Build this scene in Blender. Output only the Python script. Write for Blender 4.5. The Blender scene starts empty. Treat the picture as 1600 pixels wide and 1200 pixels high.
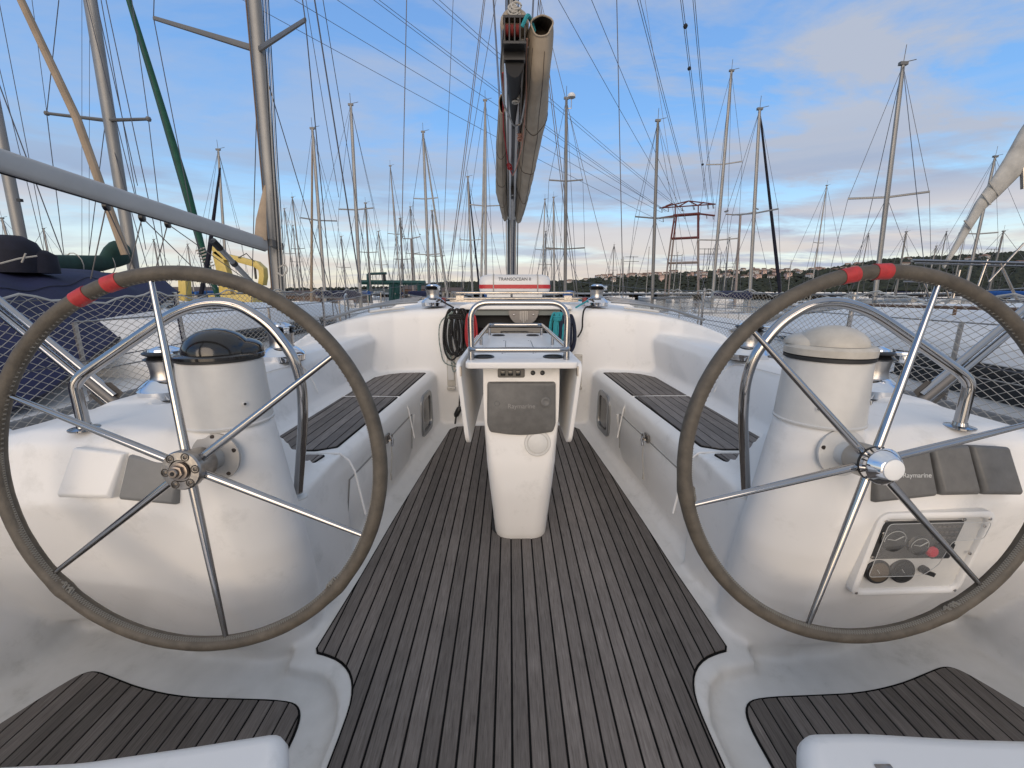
import bpy, bmesh, math, random
import numpy as np
from mathutils import Vector, Matrix
random.seed(7)
R = math.radians
scn = bpy.context.scene
COL = scn.collection
# ------------------------------------------------------------------ camera
FPX = 650.0
TH = math.atan(145/650.0)
PSI = math.atan(4/650.0)
CAMP = Vector((-0.043, 0.0, 1.24))
camd = bpy.data.cameras.new('camera')
camd.sensor_width = 36; camd.lens = FPX/1600*36
camd.clip_start = 0.02; camd.clip_end = 9000
cam = bpy.data.objects.new('camera', camd); COL.objects.link(cam)
cam.location = CAMP
cam.rotation_euler = (R(90)-TH, 0, -PSI)
scn.camera = cam
FW = Vector((math.sin(PSI)*math.cos(TH), math.cos(PSI)*math.cos(TH), -math.sin(TH)))
RT = Vector((math.cos(PSI), -math.sin(PSI), 0))
UP = RT.cross(FW)
def at(px, py, Y):
    """point of the world at depth Y (metres towards the bow) seen at a pixel of the photograph"""
    d = FW + RT*((px-800)/FPX) - UP*((py-600)/FPX)
    return CAMP + d*(Y/d.y)
# ------------------------------------------------------------------ world and sun
SUN_EL, SUN_AZ = R(13), R(188)     # the low sun stands behind the camera, a little to port
w = bpy.data.worlds.new('World'); scn.world = w; w.use_nodes = True
nt = w.node_tree; nt.nodes.clear()
def N(t, **k):
    n = nt.nodes.new(t)
    for a, b in k.items(): setattr(n, a, b)
    return n
def L(a, b): nt.links.new(a, b)
def ramp(node, pts, interp='LINEAR'):
    cr = node.color_ramp; cr.interpolation = interp
    while len(cr.elements) > 1: cr.elements.remove(cr.elements[-1])
    cr.elements[0].position = pts[0][0]
    c = pts[0][1]; cr.elements[0].color = (c[0], c[1], c[2], 1) if hasattr(c, '__len__') else (c, c, c, 1)
    for p, c in pts[1:]:
        e = cr.elements.new(p); e.color = (c[0], c[1], c[2], 1) if hasattr(c, '__len__') else (c, c, c, 1)
tc = N('ShaderNodeTexCoord'); sep = N('ShaderNodeSeparateXYZ'); L(tc.outputs['Generated'], sep.inputs[0])
grad = N('ShaderNodeValToRGB'); L(sep.outputs['Z'], grad.inputs[0])
ramp(grad, [(0.0, (.72, .64, .56)), (.03, (.74, .71, .63)), (.075, (.68, .78, .80)), (.14, (.40, .65, .88)), (.27, (.165, .41, .83)),
            (.5, (.14, .32, .70)), (.68, (.46, .53, .64)), (1.0, (.66, .67, .69))])
sky = N('ShaderNodeTexSky', sky_type='NISHITA', sun_disc=False, sun_elevation=SUN_EL, sun_rotation=R(188))
skm = N('ShaderNodeMix', data_type='RGBA', blend_type='ADD'); skm.inputs['Factor'].default_value = .045
L(grad.outputs[0], skm.inputs['A']); L(sky.outputs[0], skm.inputs['B'])
# wispy high clouds, on a plane overhead
zz = N('ShaderNodeMath', operation='ADD'); zz.inputs[1].default_value = .12; L(sep.outputs['Z'], zz.inputs[0])
zc = N('ShaderNodeMath', operation='MAXIMUM'); zc.inputs[1].default_value = .05; L(zz.outputs[0], zc.inputs[0])
dx = N('ShaderNodeMath', operation='DIVIDE'); L(sep.outputs['X'], dx.inputs[0]); L(zc.outputs[0], dx.inputs[1])
dy = N('ShaderNodeMath', operation='DIVIDE'); L(sep.outputs['Y'], dy.inputs[0]); L(zc.outputs[0], dy.inputs[1])
cmb = N('ShaderNodeCombineXYZ'); L(dx.outputs[0], cmb.inputs[0]); L(dy.outputs[0], cmb.inputs[1])
mp = N('ShaderNodeMapping'); mp.inputs['Rotation'].default_value = (0, 0, R(28)); mp.inputs['Scale'].default_value = (.75, 1.35, 1); mp.inputs['Location'].default_value = (3.1, .4, 0)
L(cmb.outputs[0], mp.inputs[0])
n1 = N('ShaderNodeTexNoise'); n1.inputs['Scale'].default_value = 1.25; n1.inputs['Detail'].default_value = 10; n1.inputs['Roughness'].default_value = .62; n1.inputs['Distortion'].default_value = .35
L(mp.outputs[0], n1.inputs['Vector'])
r1 = N('ShaderNodeValToRGB'); ramp(r1, [(.42, 0.0), (.50, .45), (.60, 1.0)]); L(n1.outputs[0], r1.inputs[0])
# more veil to starboard (the cloud bank there), real direction dependent clouds
sx = N('ShaderNodeMapRange'); sx.inputs['From Min'].default_value = -.5; sx.inputs['From Max'].default_value = .55; sx.inputs['To Min'].default_value = .5; sx.inputs['To Max'].default_value = 1.55; L(sep.outputs['X'], sx.inputs[0])
fm = N('ShaderNodeMath', operation='MULTIPLY'); L(r1.outputs[0], fm.inputs[0]); L(sx.outputs[0], fm.inputs[1])
fm2 = N('ShaderNodeMath', operation='MULTIPLY'); fm2.use_clamp = True; fm2.inputs[1].default_value = .8; L(fm.outputs[0], fm2.inputs[0])
m1 = N('ShaderNodeMix', data_type='RGBA'); m1.inputs['B'].default_value = (.50, .56, .69, 1)
L(fm2.outputs[0], m1.inputs['Factor']); L(skm.outputs['Result'], m1.inputs['A'])
# long flat bands low in the sky
mp2 = N('ShaderNodeMapping'); mp2.inputs['Scale'].default_value = (1.0, 1.0, 9.0); mp2.inputs['Location'].default_value = (1.7, 4.2, .3)
L(tc.outputs['Generated'], mp2.inputs[0])
n2 = N('ShaderNodeTexNoise'); n2.inputs['Scale'].default_value = 2.3; n2.inputs['Detail'].default_value = 8; n2.inputs['Roughness'].default_value = .55; L(mp2.outputs[0], n2.inputs['Vector'])
r2 = N('ShaderNodeValToRGB'); ramp(r2, [(.43, 0.0), (.50, .5), (.58, 1.0)]); L(n2.outputs[0], r2.inputs[0])
zr = N('ShaderNodeValToRGB'); ramp(zr, [(0.0, .25), (.04, .9), (.15, .95), (.24, .6), (.34, 0.0)]); L(sep.outputs['Z'], zr.inputs[0])
f2 = N('ShaderNodeMath', operation='MULTIPLY'); L(r2.outputs[0], f2.inputs[0]); L(zr.outputs[0], f2.inputs[1])
ccol = N('ShaderNodeValToRGB'); ramp(ccol, [(0.0, (.78, .66, .58)), (.07, (.80, .73, .68)), (.13, (.74, .72, .74)), (.19, (.36, .45, .64)), (.25, (.42, .52, .70)), (.32, (.62, .68, .80))]); L(sep.outputs['Z'], ccol.inputs[0])
m2 = N('ShaderNodeMix', data_type='RGBA'); L(f2.outputs[0], m2.inputs['Factor']); L(m1.outputs['Result'], m2.inputs['A']); L(ccol.outputs[0], m2.inputs['B'])
bg = N('ShaderNodeBackground'); bg.inputs['Strength'].default_value = .69; L(m2.outputs['Result'], bg.inputs[0])
wo = N('ShaderNodeOutputWorld'); L(bg.outputs[0], wo.inputs[0])
sd = bpy.data.lights.new('sun', 'SUN'); sd.energy = 1.7; sd.angle = R(55); sd.color = (1.0, .80, .60)
so = bpy.data.objects.new('sun', sd); COL.objects.link(so)
sdir = Vector((math.sin(SUN_AZ)*math.cos(SUN_EL), math.cos(SUN_AZ)*math.cos(SUN_EL), math.sin(SUN_EL)))
so.rotation_euler = sdir.to_track_quat('Z', 'Y').to_euler()
scn.view_settings.view_transform = 'Standard'; scn.view_settings.look = 'None'
scn.view_settings.exposure = 0.44; scn.view_settings.gamma = 1.0
# ------------------------------------------------------------------ materials
MATS = {}
def mat(name, col, rough=.5, metal=0, noise=None, bump=0, bscale=60, coat=0, spec=None, mscale=(1, 1, 1), alpha=None, trans=0, rnd=0, cr=None):
    """noise=(scale, amount) varies the own colour; bump is fine relief"""
    if name in MATS: return MATS[name]
    m = bpy.data.materials.new(name); m.use_nodes = True; t = m.node_tree
    b = t.nodes['Principled BSDF']
    b.inputs['Base Color'].default_value = (*col, 1); b.inputs['Roughness'].default_value = rough; b.inputs['Metallic'].default_value = metal
    if coat: b.inputs['Coat Weight'].default_value = coat; b.inputs['Coat Roughness'].default_value = .12
    if spec is not None: b.inputs['Specular IOR Level'].default_value = spec
    if trans: b.inputs['Transmission Weight'].default_value = trans
    if alpha is not None: b.inputs['Alpha'].default_value = alpha
    co = t.nodes.new('ShaderNodeTexCoord'); mpn = t.nodes.new('ShaderNodeMapping'); mpn.inputs['Scale'].default_value = mscale
    t.links.new(co.outputs['Object'], mpn.inputs[0])
    if noise:
        nn = t.nodes.new('ShaderNodeTexNoise'); nn.inputs['Scale'].default_value = noise[0]; nn.inputs['Detail'].default_value = 6; nn.inputs['Roughness'].default_value = .6
        t.links.new(mpn.outputs[0], nn.inputs['Vector'])
        rp = t.nodes.new('ShaderNodeValToRGB'); a = noise[1]
        ramp(rp, cr if cr else [(.3, tuple(c*(1-a) for c in col)), (.7, tuple(min(1, c*(1+a)) for c in col))])
        t.links.new(nn.outputs[0], rp.inputs[0]); last = rp.outputs[0]
        if rnd:
            oi = t.nodes.new('ShaderNodeObjectInfo'); mr = t.nodes.new('ShaderNodeMapRange'); mr.inputs['To Min'].default_value = 1-rnd; mr.inputs['To Max'].default_value = 1+rnd
            t.links.new(oi.outputs['Random'], mr.inputs[0])
            vm = t.nodes.new('ShaderNodeVectorMath'); vm.operation = 'SCALE'; t.links.new(last, vm.inputs[0]); t.links.new(mr.outputs[0], vm.inputs['Scale'])
            # every plank takes its own stretch of grain
            ad = t.nodes.new('ShaderNodeVectorMath'); ad.operation = 'ADD'; s2 = t.nodes.new('ShaderNodeVectorMath'); s2.operation = 'SCALE'; s2.inputs[0].default_value = (31, 17, 11)
            t.links.new(oi.outputs['Random'], s2.inputs['Scale']); t.links.new(mpn.outputs[0], ad.inputs[0]); t.links.new(s2.outputs[0], ad.inputs[1]); t.links.new(ad.outputs[0], nn.inputs['Vector'])
            last = vm.outputs[0]
        t.links.new(last, b.inputs['Base Color'])
    if bump:
        n3 = t.nodes.new('ShaderNodeTexNoise'); n3.inputs['Scale'].default_value = bscale; n3.inputs['Detail'].default_value = 4
        t.links.new(mpn.outputs[0], n3.inputs['Vector'])
        bp = t.nodes.new('ShaderNodeBump'); bp.inputs['Strength'].default_value = bump; bp.inputs['Distance'].default_value = .002
        t.links.new(n3.outputs[0], bp.inputs['Height']); t.links.new(bp.outputs[0], b.inputs['Normal'])
    MATS[name] = m; return m
def gelcoat_mat():
    m = mat('gelcoat', (.80, .785, .755), .30, noise=(2.2, .015), spec=.4)
    t = m.node_tree; b = t.nodes['Principled BSDF']
    src = b.inputs['Base Color'].links[0].from_socket
    co = t.nodes.new('ShaderNodeTexCoord')
    # grime: faint smears, small scuffs and dots that belong to the surface
    n = t.nodes.new('ShaderNodeTexNoise'); n.inputs['Scale'].default_value = 7; n.inputs['Detail'].default_value = 10; n.inputs['Roughness'].default_value = .72
    t.links.new(co.outputs['Object'], n.inputs['Vector'])
    r = t.nodes.new('ShaderNodeValToRGB'); ramp(r, [(.56, 0.0), (.8, .42)]); t.links.new(n.outputs[0], r.inputs[0])
    v = t.nodes.new('ShaderNodeTexVoronoi'); v.inputs['Scale'].default_value = 16; v.inputs['Randomness'].default_value = 1
    t.links.new(co.outputs['Object'], v.inputs['Vector'])
    rv = t.nodes.new('ShaderNodeValToRGB'); ramp(rv, [(.0, .55), (.035, .3), (.06, 0.0)]); t.links.new(v.outputs['Distance'], rv.inputs[0])
    n5 = t.nodes.new('ShaderNodeTexNoise'); n5.inputs['Scale'].default_value = 3; t.links.new(co.outputs['Object'], n5.inputs['Vector'])
    r5 = t.nodes.new('ShaderNodeValToRGB'); ramp(r5, [(.55, 0.0), (.62, 1.0)]); t.links.new(n5.outputs[0], r5.inputs[0])
    mu = t.nodes.new('ShaderNodeMath'); mu.operation = 'MULTIPLY'; t.links.new(rv.outputs[0], mu.inputs[0]); t.links.new(r5.outputs[0], mu.inputs[1])
    mx = t.nodes.new('ShaderNodeMath'); mx.operation = 'MAXIMUM'; t.links.new(r.outputs[0], mx.inputs[0]); t.links.new(mu.outputs[0], mx.inputs[1])
    # mottled grey tint that strengthens downward, around the sole and the gutters
    sp = t.nodes.new('ShaderNodeSeparateXYZ'); t.links.new(co.outputs['Object'], sp.inputs[0])
    mr = t.nodes.new('ShaderNodeMapRange'); mr.inputs['From Min'].default_value = .12; mr.inputs['From Max'].default_value = .0; mr.inputs['To Min'].default_value = 0; mr.inputs['To Max'].default_value = .5; t.links.new(sp.outputs['Z'], mr.inputs[0])
    n6 = t.nodes.new('ShaderNodeTexNoise'); n6.inputs['Scale'].default_value = 14; n6.inputs['Detail'].default_value = 8; t.links.new(co.outputs['Object'], n6.inputs['Vector'])
    m6 = t.nodes.new('ShaderNodeMath'); m6.operation = 'MULTIPLY'; t.links.new(mr.outputs[0], m6.inputs[0]); t.links.new(n6.outputs[0], m6.inputs[1])
    ad = t.nodes.new('ShaderNodeMath'); ad.operation = 'ADD'; ad.use_clamp = True; t.links.new(mx.outputs[0], ad.inputs[0]); t.links.new(m6.outputs[0], ad.inputs[1])
    mi = t.nodes.new('ShaderNodeMix'); mi.data_type = 'RGBA'; mi.inputs['B'].default_value = (.42, .41, .37, 1)
    t.links.new(ad.outputs[0], mi.inputs['Factor']); t.links.new(src, mi.inputs['A']); t.links.new(mi.outputs['Result'], b.inputs['Base Color'])
    # roughness follows the smears
    mr2 = t.nodes.new('ShaderNodeMapRange'); mr2.inputs['To Min'].default_value = .28; mr2.inputs['To Max'].default_value = .5; t.links.new(n.outputs[0], mr2.inputs[0]); t.links.new(mr2.outputs[0], b.inputs['Roughness'])
    return m
GEL = gelcoat_mat()
def teak_mat():
    m = bpy.data.materials.new('weathered teak'); m.use_nodes = True; t = m.node_tree; b = t.nodes['Principled BSDF']
    co = t.nodes.new('ShaderNodeTexCoord'); oi = t.nodes.new('ShaderNodeObjectInfo')
    s2 = t.nodes.new('ShaderNodeVectorMath'); s2.operation = 'SCALE'; s2.inputs[0].default_value = (31, 17, 11); t.links.new(oi.outputs['Random'], s2.inputs['Scale'])
    ad = t.nodes.new('ShaderNodeVectorMath'); ad.operation = 'ADD'; t.links.new(co.outputs['Object'], ad.inputs[0]); t.links.new(s2.outputs[0], ad.inputs[1])
    mpn = t.nodes.new('ShaderNodeMapping'); mpn.inputs['Scale'].default_value = (1, .045, 1); t.links.new(ad.outputs[0], mpn.inputs[0])
    g = t.nodes.new('ShaderNodeTexNoise'); g.inputs['Scale'].default_value = 210; g.inputs['Detail'].default_value = 7; g.inputs['Roughness'].default_value = .68; t.links.new(mpn.outputs[0], g.inputs['Vector'])
    rg = t.nodes.new('ShaderNodeValToRGB'); ramp(rg, [(.28, (.068, .057, .050)), (.42, (.142, .124, .111)), (.6, (.185, .164, .149)), (.76, (.27, .245, .226))]); t.links.new(g.outputs[0], rg.inputs[0])
    p = t.nodes.new('ShaderNodeTexNoise'); p.inputs['Scale'].default_value = 5.5; p.inputs['Detail'].default_value = 7; p.inputs['Roughness'].default_value = .65; t.links.new(co.outputs['Object'], p.inputs['Vector'])
    rp = t.nodes.new('ShaderNodeMapRange'); rp.inputs['From Min'].default_value = .3; rp.inputs['From Max'].default_value = .72; rp.inputs['To Min'].default_value = .84; rp.inputs['To Max'].default_value = 1.14; t.links.new(p.outputs[0], rp.inputs[0])
    mr = t.nodes.new('ShaderNodeMapRange'); mr.inputs['To Min'].default_value = .76; mr.inputs['To Max'].default_value = 1.26; t.links.new(oi.outputs['Random'], mr.inputs[0])
    mm = t.nodes.new('ShaderNodeMath'); mm.operation = 'MULTIPLY'; t.links.new(rp.outputs[0], mm.inputs[0]); t.links.new(mr.outputs[0], mm.inputs[1])
    vm = t.nodes.new('ShaderNodeVectorMath'); vm.operation = 'SCALE'; t.links.new(rg.outputs[0], vm.inputs[0]); t.links.new(mm.outputs[0], vm.inputs['Scale'])
    t.links.new(vm.outputs[0], b.inputs['Base Color'])
    b.inputs['Roughness'].default_value = .62; b.inputs['Specular IOR Level'].default_value = .3
    bp = t.nodes.new('ShaderNodeBump'); bp.inputs['Strength'].default_value = .55; bp.inputs['Distance'].default_value = .0012
    t.links.new(g.outputs[0], bp.inputs['Height']); t.links.new(bp.outputs[0], b.inputs['Normal'])
    return m
TEAK = teak_mat()
CAULK = mat('black caulk', (.006, .006, .006), .8, bump=.3, bscale=90, spec=.15)
STEEL = mat('polished stainless', (.41, .40, .395), .10, 1, noise=(9, .06), bump=.05, bscale=30)
STEELD = mat('weathered stainless', (.36, .34, .32), .32, 1, noise=(40, .25), bump=.2, bscale=80)
CHROME = mat('chrome', (.78, .78, .79), .05, 1)
ALU = mat('anodised aluminium', (.36, .36, .355), .38, .85, noise=(4, .08))
ALUP = mat('pale mast aluminium', (.25, .25, .245), .45, .35, noise=(1.5, .12))
MASTD = mat('grey mast aluminium', (.15, .15, .148), .5, .3, noise=(2, .12))
BLACK = mat('black plastic', (.014, .014, .015), .35, bump=.15, bscale=50)
BLKG = mat('black gloss dome', (.012, .011, .010), .16, noise=(8, .4), coat=.3)
RUB = mat('black rubber', (.02, .02, .02), .6)
GREY = mat('grey instrument cover', (.135, .132, .125), .55, noise=(24, .16), bump=.25, bscale=120)
GREYL = mat('grey cover pale', (.19, .19, .185), .5, noise=(18, .08))
WPL = mat('white plastic', (.62, .61, .58), .4, noise=(14, .06))
BEIGE = mat('aged white dome', (.50, .47, .41), .42, noise=(22, .14), bump=.15, bscale=80)
COVER = mat('grey green vinyl wheel cover', (.088, .074, .056), .62, noise=(32, .28), bump=.55, bscale=150)
THREAD = mat('grey stitching thread', (.20, .19, .165), .8)
RED = mat('red tape', (.42, .03, .03), .55, noise=(60, .2), bump=.4, bscale=90)
REDG = mat('red stripe', (.42, .02, .025), .4)
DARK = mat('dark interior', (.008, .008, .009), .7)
GLASSK = mat('dark acrylic', (.012, .013, .015), .07, spec=.6)
CANV = mat('tan canvas sail bag', (.35, .29, .22), .85, noise=(5, .18), bump=.5, bscale=110)
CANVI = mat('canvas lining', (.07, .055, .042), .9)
NAVY = mat('navy canvas', (.006, .009, .048), .8, noise=(4, .25), bump=.5, bscale=60)
NAVYD = mat('dark navy canvas', (.008, .009, .02), .85, noise=(9, .3), bump=.5, bscale=40)
GREEN = mat('dark green canvas', (.008, .040, .026), .8, noise=(5, .25), bump=.4, bscale=60)
GRN2 = mat('green furling cover', (.008, .075, .045), .75, noise=(7, .2))
TANS = mat('tan furled sail', (.36, .28, .20), .8, noise=(6, .14))
SAILG = mat('grey furled sail', (.42, .41, .38), .85, noise=(3, .22), bump=.5, bscale=25)
BLUC = mat('blue canvas', (.02, .10, .32), .8, noise=(6, .2))
WHITE = mat('white boat paint', (.66, .66, .65), .35, noise=(1.2, .07))
WHITD = mat('off white deck', (.52, .53, .54), .5, noise=(3, .09))
WIRE = mat('rigging wire', (.11, .11, .12), .45, .5)
WIREL = mat('pale rope', (.42, .40, .36), .8)
NETM = mat('grey net cord', (.40, .37, .32), .85)
YEL = mat('yellow machine paint', (.58, .44, .12), .5, noise=(5, .12))
TEAL = mat('teal rope', (.03, .28, .32), .85, noise=(180, .35), bump=.6, bscale=240)
NAVR = mat('navy rope', (.012, .018, .04), .85, noise=(180, .35), bump=.6, bscale=240)
REDR = mat('red rope', (.38, .03, .035), .85, noise=(180, .35), bump=.6, bscale=240)
BLKR = mat('black flecked rope', (.03, .03, .03), .9, noise=(150, .9), bump=.6, bscale=240, cr=[(.45, (.012, .012, .012)), (.62, (.02, .02, .02)), (.68, (.35, .30, .28))])
WGRR = mat('white green rope', (.3, .36, .32), .9, noise=(130, .9), bump=.6, bscale=240, cr=[(.45, (.03, .10, .08)), (.55, (.4, .42, .4))])
WOOD = mat('brown timber', (.11, .065, .04), .7, noise=(4, .3))
CONC = mat('weathered concrete', (.24, .23, .21), .8, noise=(2, .15))
STEELG = mat('green crane paint', (.012, .055, .05), .5, noise=(3, .2))
PYR = mat('pylon red', (.13, .036, .032), .6)
PYW = mat('pylon white', (.26, .22, .20), .6)
ROCK = mat('bronze nut', (.27, .23, .20), .35, .9, noise=(60, .3))

# ------------------------------------------------------------------ mesh builder
class MB:
    def __init__(s): s.v = []; s.f = []
    def add(s, vs, fs):
        o = len(s.v); s.v += [tuple(p) for p in vs]; s.f += [tuple(i+o for i in f) for f in fs]; return s
    def box(s, a, b):
        (x0, y0, z0), (x1, y1, z1) = a, b
        return s.add([(x0, y0, z0), (x1, y0, z0), (x1, y1, z0), (x0, y1, z0), (x0, y0, z1), (x1, y0, z1), (x1, y1, z1), (x0, y1, z1)],
                     [(3, 2, 1, 0), (4, 5, 6, 7), (0, 1, 5, 4), (1, 2, 6, 5), (2, 3, 7, 6), (3, 0, 4, 7)])
    def obox(s, c, u, v, n, hu, hv, hn):
        """box with half sizes on three axes"""
        c, u, v, n = Vector(c), Vector(u).normalized(), Vector(v).normalized(), Vector(n).normalized()
        P = [c+u*a*hu+v*b*hv+n*d*hn for d in (-1, 1) for a, b in ((-1, -1), (1, -1), (1, 1), (-1, 1))]
        return s.add(P, [(3, 2, 1, 0), (4, 5, 6, 7), (0, 1, 5, 4), (1, 2, 6, 5), (2, 3, 7, 6), (3, 0, 4, 7)])
    def tube(s, pts, r, n=8, closed=False, cap=True, rx=None, up=None):
        pts = [Vector(p) for p in pts]; m = len(pts)
        rs = r if hasattr(r, '__len__') else [r]*m
        ref = None; rings = []
        for i, p in enumerate(pts):
            if closed: d = pts[(i+1) % m]-pts[i-1]
            else: d = pts[min(i+1, m-1)]-pts[max(i-1, 0)]
            if d.length < 1e-9: d = Vector((0, 0, 1))
            d.normalize()
            if ref is None:
                ref = Vector(up) if up else (Vector((0, 0, 1)) if abs(d.z) < .9 else Vector((1, 0, 0)))
            a = ref-d*ref.dot(d)
            if a.length < 1e-6: a = d.orthogonal()
            a.normalize(); ref = a; b = d.cross(a)
            k = (rx if rx else 1)
            rings.append([p+a*math.cos(t)*rs[i]+b*math.sin(t)*rs[i]*k for t in (2*math.pi*j/n for j in range(n))])
        o = len(s.v)
        for rg in rings: s.v += [tuple(q) for q in rg]
        for i in range(m if closed else m-1):
            i2 = (i+1) % m
            for j in range(n):
                j2 = (j+1) % n; s.f.append((o+i*n+j, o+i*n+j2, o+i2*n+j2, o+i2*n+j))
        if cap and not closed:
            s.f.append(tuple(o+j for j in range(n))[::-1]); s.f.append(tuple(o+(m-1)*n+j for j in range(n)))
        return s
    def lathe(s, prof, c, ax=(0, 0, 1), n=32, sx=1, sy=1):
        """prof: (radius, height) from bottom to top"""
        ax = Vector(ax).normalized(); u = ax.orthogonal().normalized() if abs(ax.z) < .99 else Vector((1, 0, 0)); v = ax.cross(u); c = Vector(c)
        o = len(s.v)
        for r, h in prof:
            for j in range(n):
                t = 2*math.pi*j/n; s.v.append(tuple(c+ax*h+u*math.cos(t)*r*sx+v*math.sin(t)*r*sy))
        for i in range(len(prof)-1):
            for j in range(n):
                j2 = (j+1) % n; s.f.append((o+i*n+j, o+i*n+j2, o+(i+1)*n+j2, o+(i+1)*n+j))
        s.f.append(tuple(o+j for j in range(n))[::-1]); s.f.append(tuple(o+(len(prof)-1)*n+j for j in range(n)))
        return s
    def loft(s, secs, cap=True, closed=True):
        n = len(secs[0]); o = len(s.v)
        for q in secs: s.v += [tuple(p) for p in q]
        for i in range(len(secs)-1):
            for j in range(n if closed else n-1):
                j2 = (j+1) % n; s.f.append((o+i*n+j, o+i*n+j2, o+(i+1)*n+j2, o+(i+1)*n+j))
        if cap:
            s.f.append(tuple(o+j for j in range(n))[::-1]); s.f.append(tuple(o+(len(secs)-1)*n+j for j in range(n)))
        return s
    def prism(s, poly, z0, z1):
        """poly in plan (x, y) extruded from z0 to z1 (numbers or functions of x, y)"""
        f0 = z0 if callable(z0) else (lambda x, y: z0); f1 = z1 if callable(z1) else (lambda x, y: z1)
        return s.loft([[(x, y, f0(x, y)) for x, y in poly], [(x, y, f1(x, y)) for x, y in poly]])
    def mirror(s):
        o = len(s.v); s.v += [(-x, y, z) for x, y, z in s.v]; s.f += [tuple(i+o for i in f)[::-1] for f in s.f[:]]; return s
    def build(s, name, m, parent=None, smooth=None, bevel=0, seg=2, angle=35, kind=None, label=None):
        me = bpy.data.meshes.new(name); me.from_pydata(s.v, [], s.f)
        b = bmesh.new(); b.from_mesh(me)
        if bevel:
            bmesh.ops.remove_doubles(b, verts=b.verts, dist=1e-6)
        bmesh.ops.recalc_face_normals(b, faces=b.faces)
        if bevel:
            es = [e for e in b.edges if len(e.link_faces) == 2 and e.calc_face_angle(0) > R(30)]
            bmesh.ops.bevel(b, geom=es, offset=bevel, segments=seg, profile=.5, affect='EDGES', clamp_overlap=True)
        b.to_mesh(me); b.free()
        o = bpy.data.objects.new(name, me); COL.objects.link(o)
        if isinstance(m, (list, tuple)):
            for q in m: me.materials.append(q)
        else: me.materials.append(m)
        if smooth is None: smooth = True
        if smooth:
            me.polygons.foreach_set('use_smooth', [True]*len(me.polygons))
            me.set_sharp_from_angle(angle=R(angle))
        if parent: o.parent = parent
        if kind: o['kind'] = kind
        if label: o['label'] = label
        return o
def tag(o, label, cat, group=None):
    o['label'] = label; o['category'] = cat
    if group: o['group'] = group
    return o
def thing(name, label, cat, loc=(0, 0, 0), group=None):
    o = bpy.data.objects.new(name, None); COL.objects.link(o); o.empty_display_size = .1
    return tag(o, label, cat, group)       # origin kept at the world origin so that parts keep their coordinates
def rebase(root, loc):
    """put the thing's empty at its base and keep the parts where they are"""
    loc = Vector(loc)
    root.location = loc
    for ch in root.children: ch.location = ch.location - loc
def copy_tree(o, parent=None):
    c = o.copy(); COL.objects.link(c); c.parent = parent
    for ch in list(o.children): copy_tree(ch, c)
    return c
def struct(o): o['kind'] = 'structure'; return o
def ipl(x, xs, ys): return float(np.interp(x, xs, ys))
def arc(c, u, v, r, a0, a1, n): c, u, v = Vector(c), Vector(u), Vector(v); return [c+u*r*math.cos(R(a0+(a1-a0)*i/n))+v*r*math.sin(R(a0+(a1-a0)*i/n)) for i in range(n+1)]
def fillet(pts, r, n=6, closed=False):
    """round the corners of a polyline"""
    P = [Vector(p) for p in pts]; out = []; m = len(P)
    for i in range(m):
        if not closed and i in (0, m-1): out.append(P[i]); continue
        a, b, c = P[i-1], P[i], P[(i+1) % m]
        d1 = (a-b); d2 = (c-b); q = min(r, d1.length*.48, d2.length*.48)
        p1 = b+d1.normalized()*q; p2 = b+d2.normalized()*q
        for k in range(n+1):
            t = k/n; out.append(p1*(1-t)**2+b*2*t*(1-t)+p2*t*t)
    return out
def rrect(w, h, r, n=4):
    """rounded rectangle in 2D about the origin"""
    out = []
    for cx, cy, a in ((w/2-r, h/2-r, 0), (-w/2+r, h/2-r, 90), (-w/2+r, -h/2+r, 180), (w/2-r, -h/2+r, 270)):
        for k in range(n+1):
            t = R(a+90*k/n); out.append((cx+r*math.cos(t), cy+r*math.sin(t)))
    return out
def text(name, body, size, M4, m, parent, depth=.0004):
    c = bpy.data.curves.new(name, 'FONT'); c.body = body; c.size = size; c.extrude = depth; c.align_x = 'CENTER'; c.align_y = 'CENTER'
    o = bpy.data.objects.new(name, c); COL.objects.link(o); bpy.context.view_layer.update()
    me = bpy.data.meshes.new_from_object(o.evaluated_get(bpy.context.evaluated_depsgraph_get()))
    COL.objects.unlink(o); bpy.data.objects.remove(o)
    me.transform(M4); me.materials.clear(); me.materials.append(m)
    q = bpy.data.objects.new(name, me); COL.objects.link(q); q.parent = parent
    return q
def frame_m(c, u, v):
    u = Vector(u).normalized(); v = Vector(v); v = (v-u*v.dot(u)).normalized(); n = u.cross(v)
    M4 = Matrix((u, v, n)).transposed().to_4x4(); M4.translation = Vector(c); return M4
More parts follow.
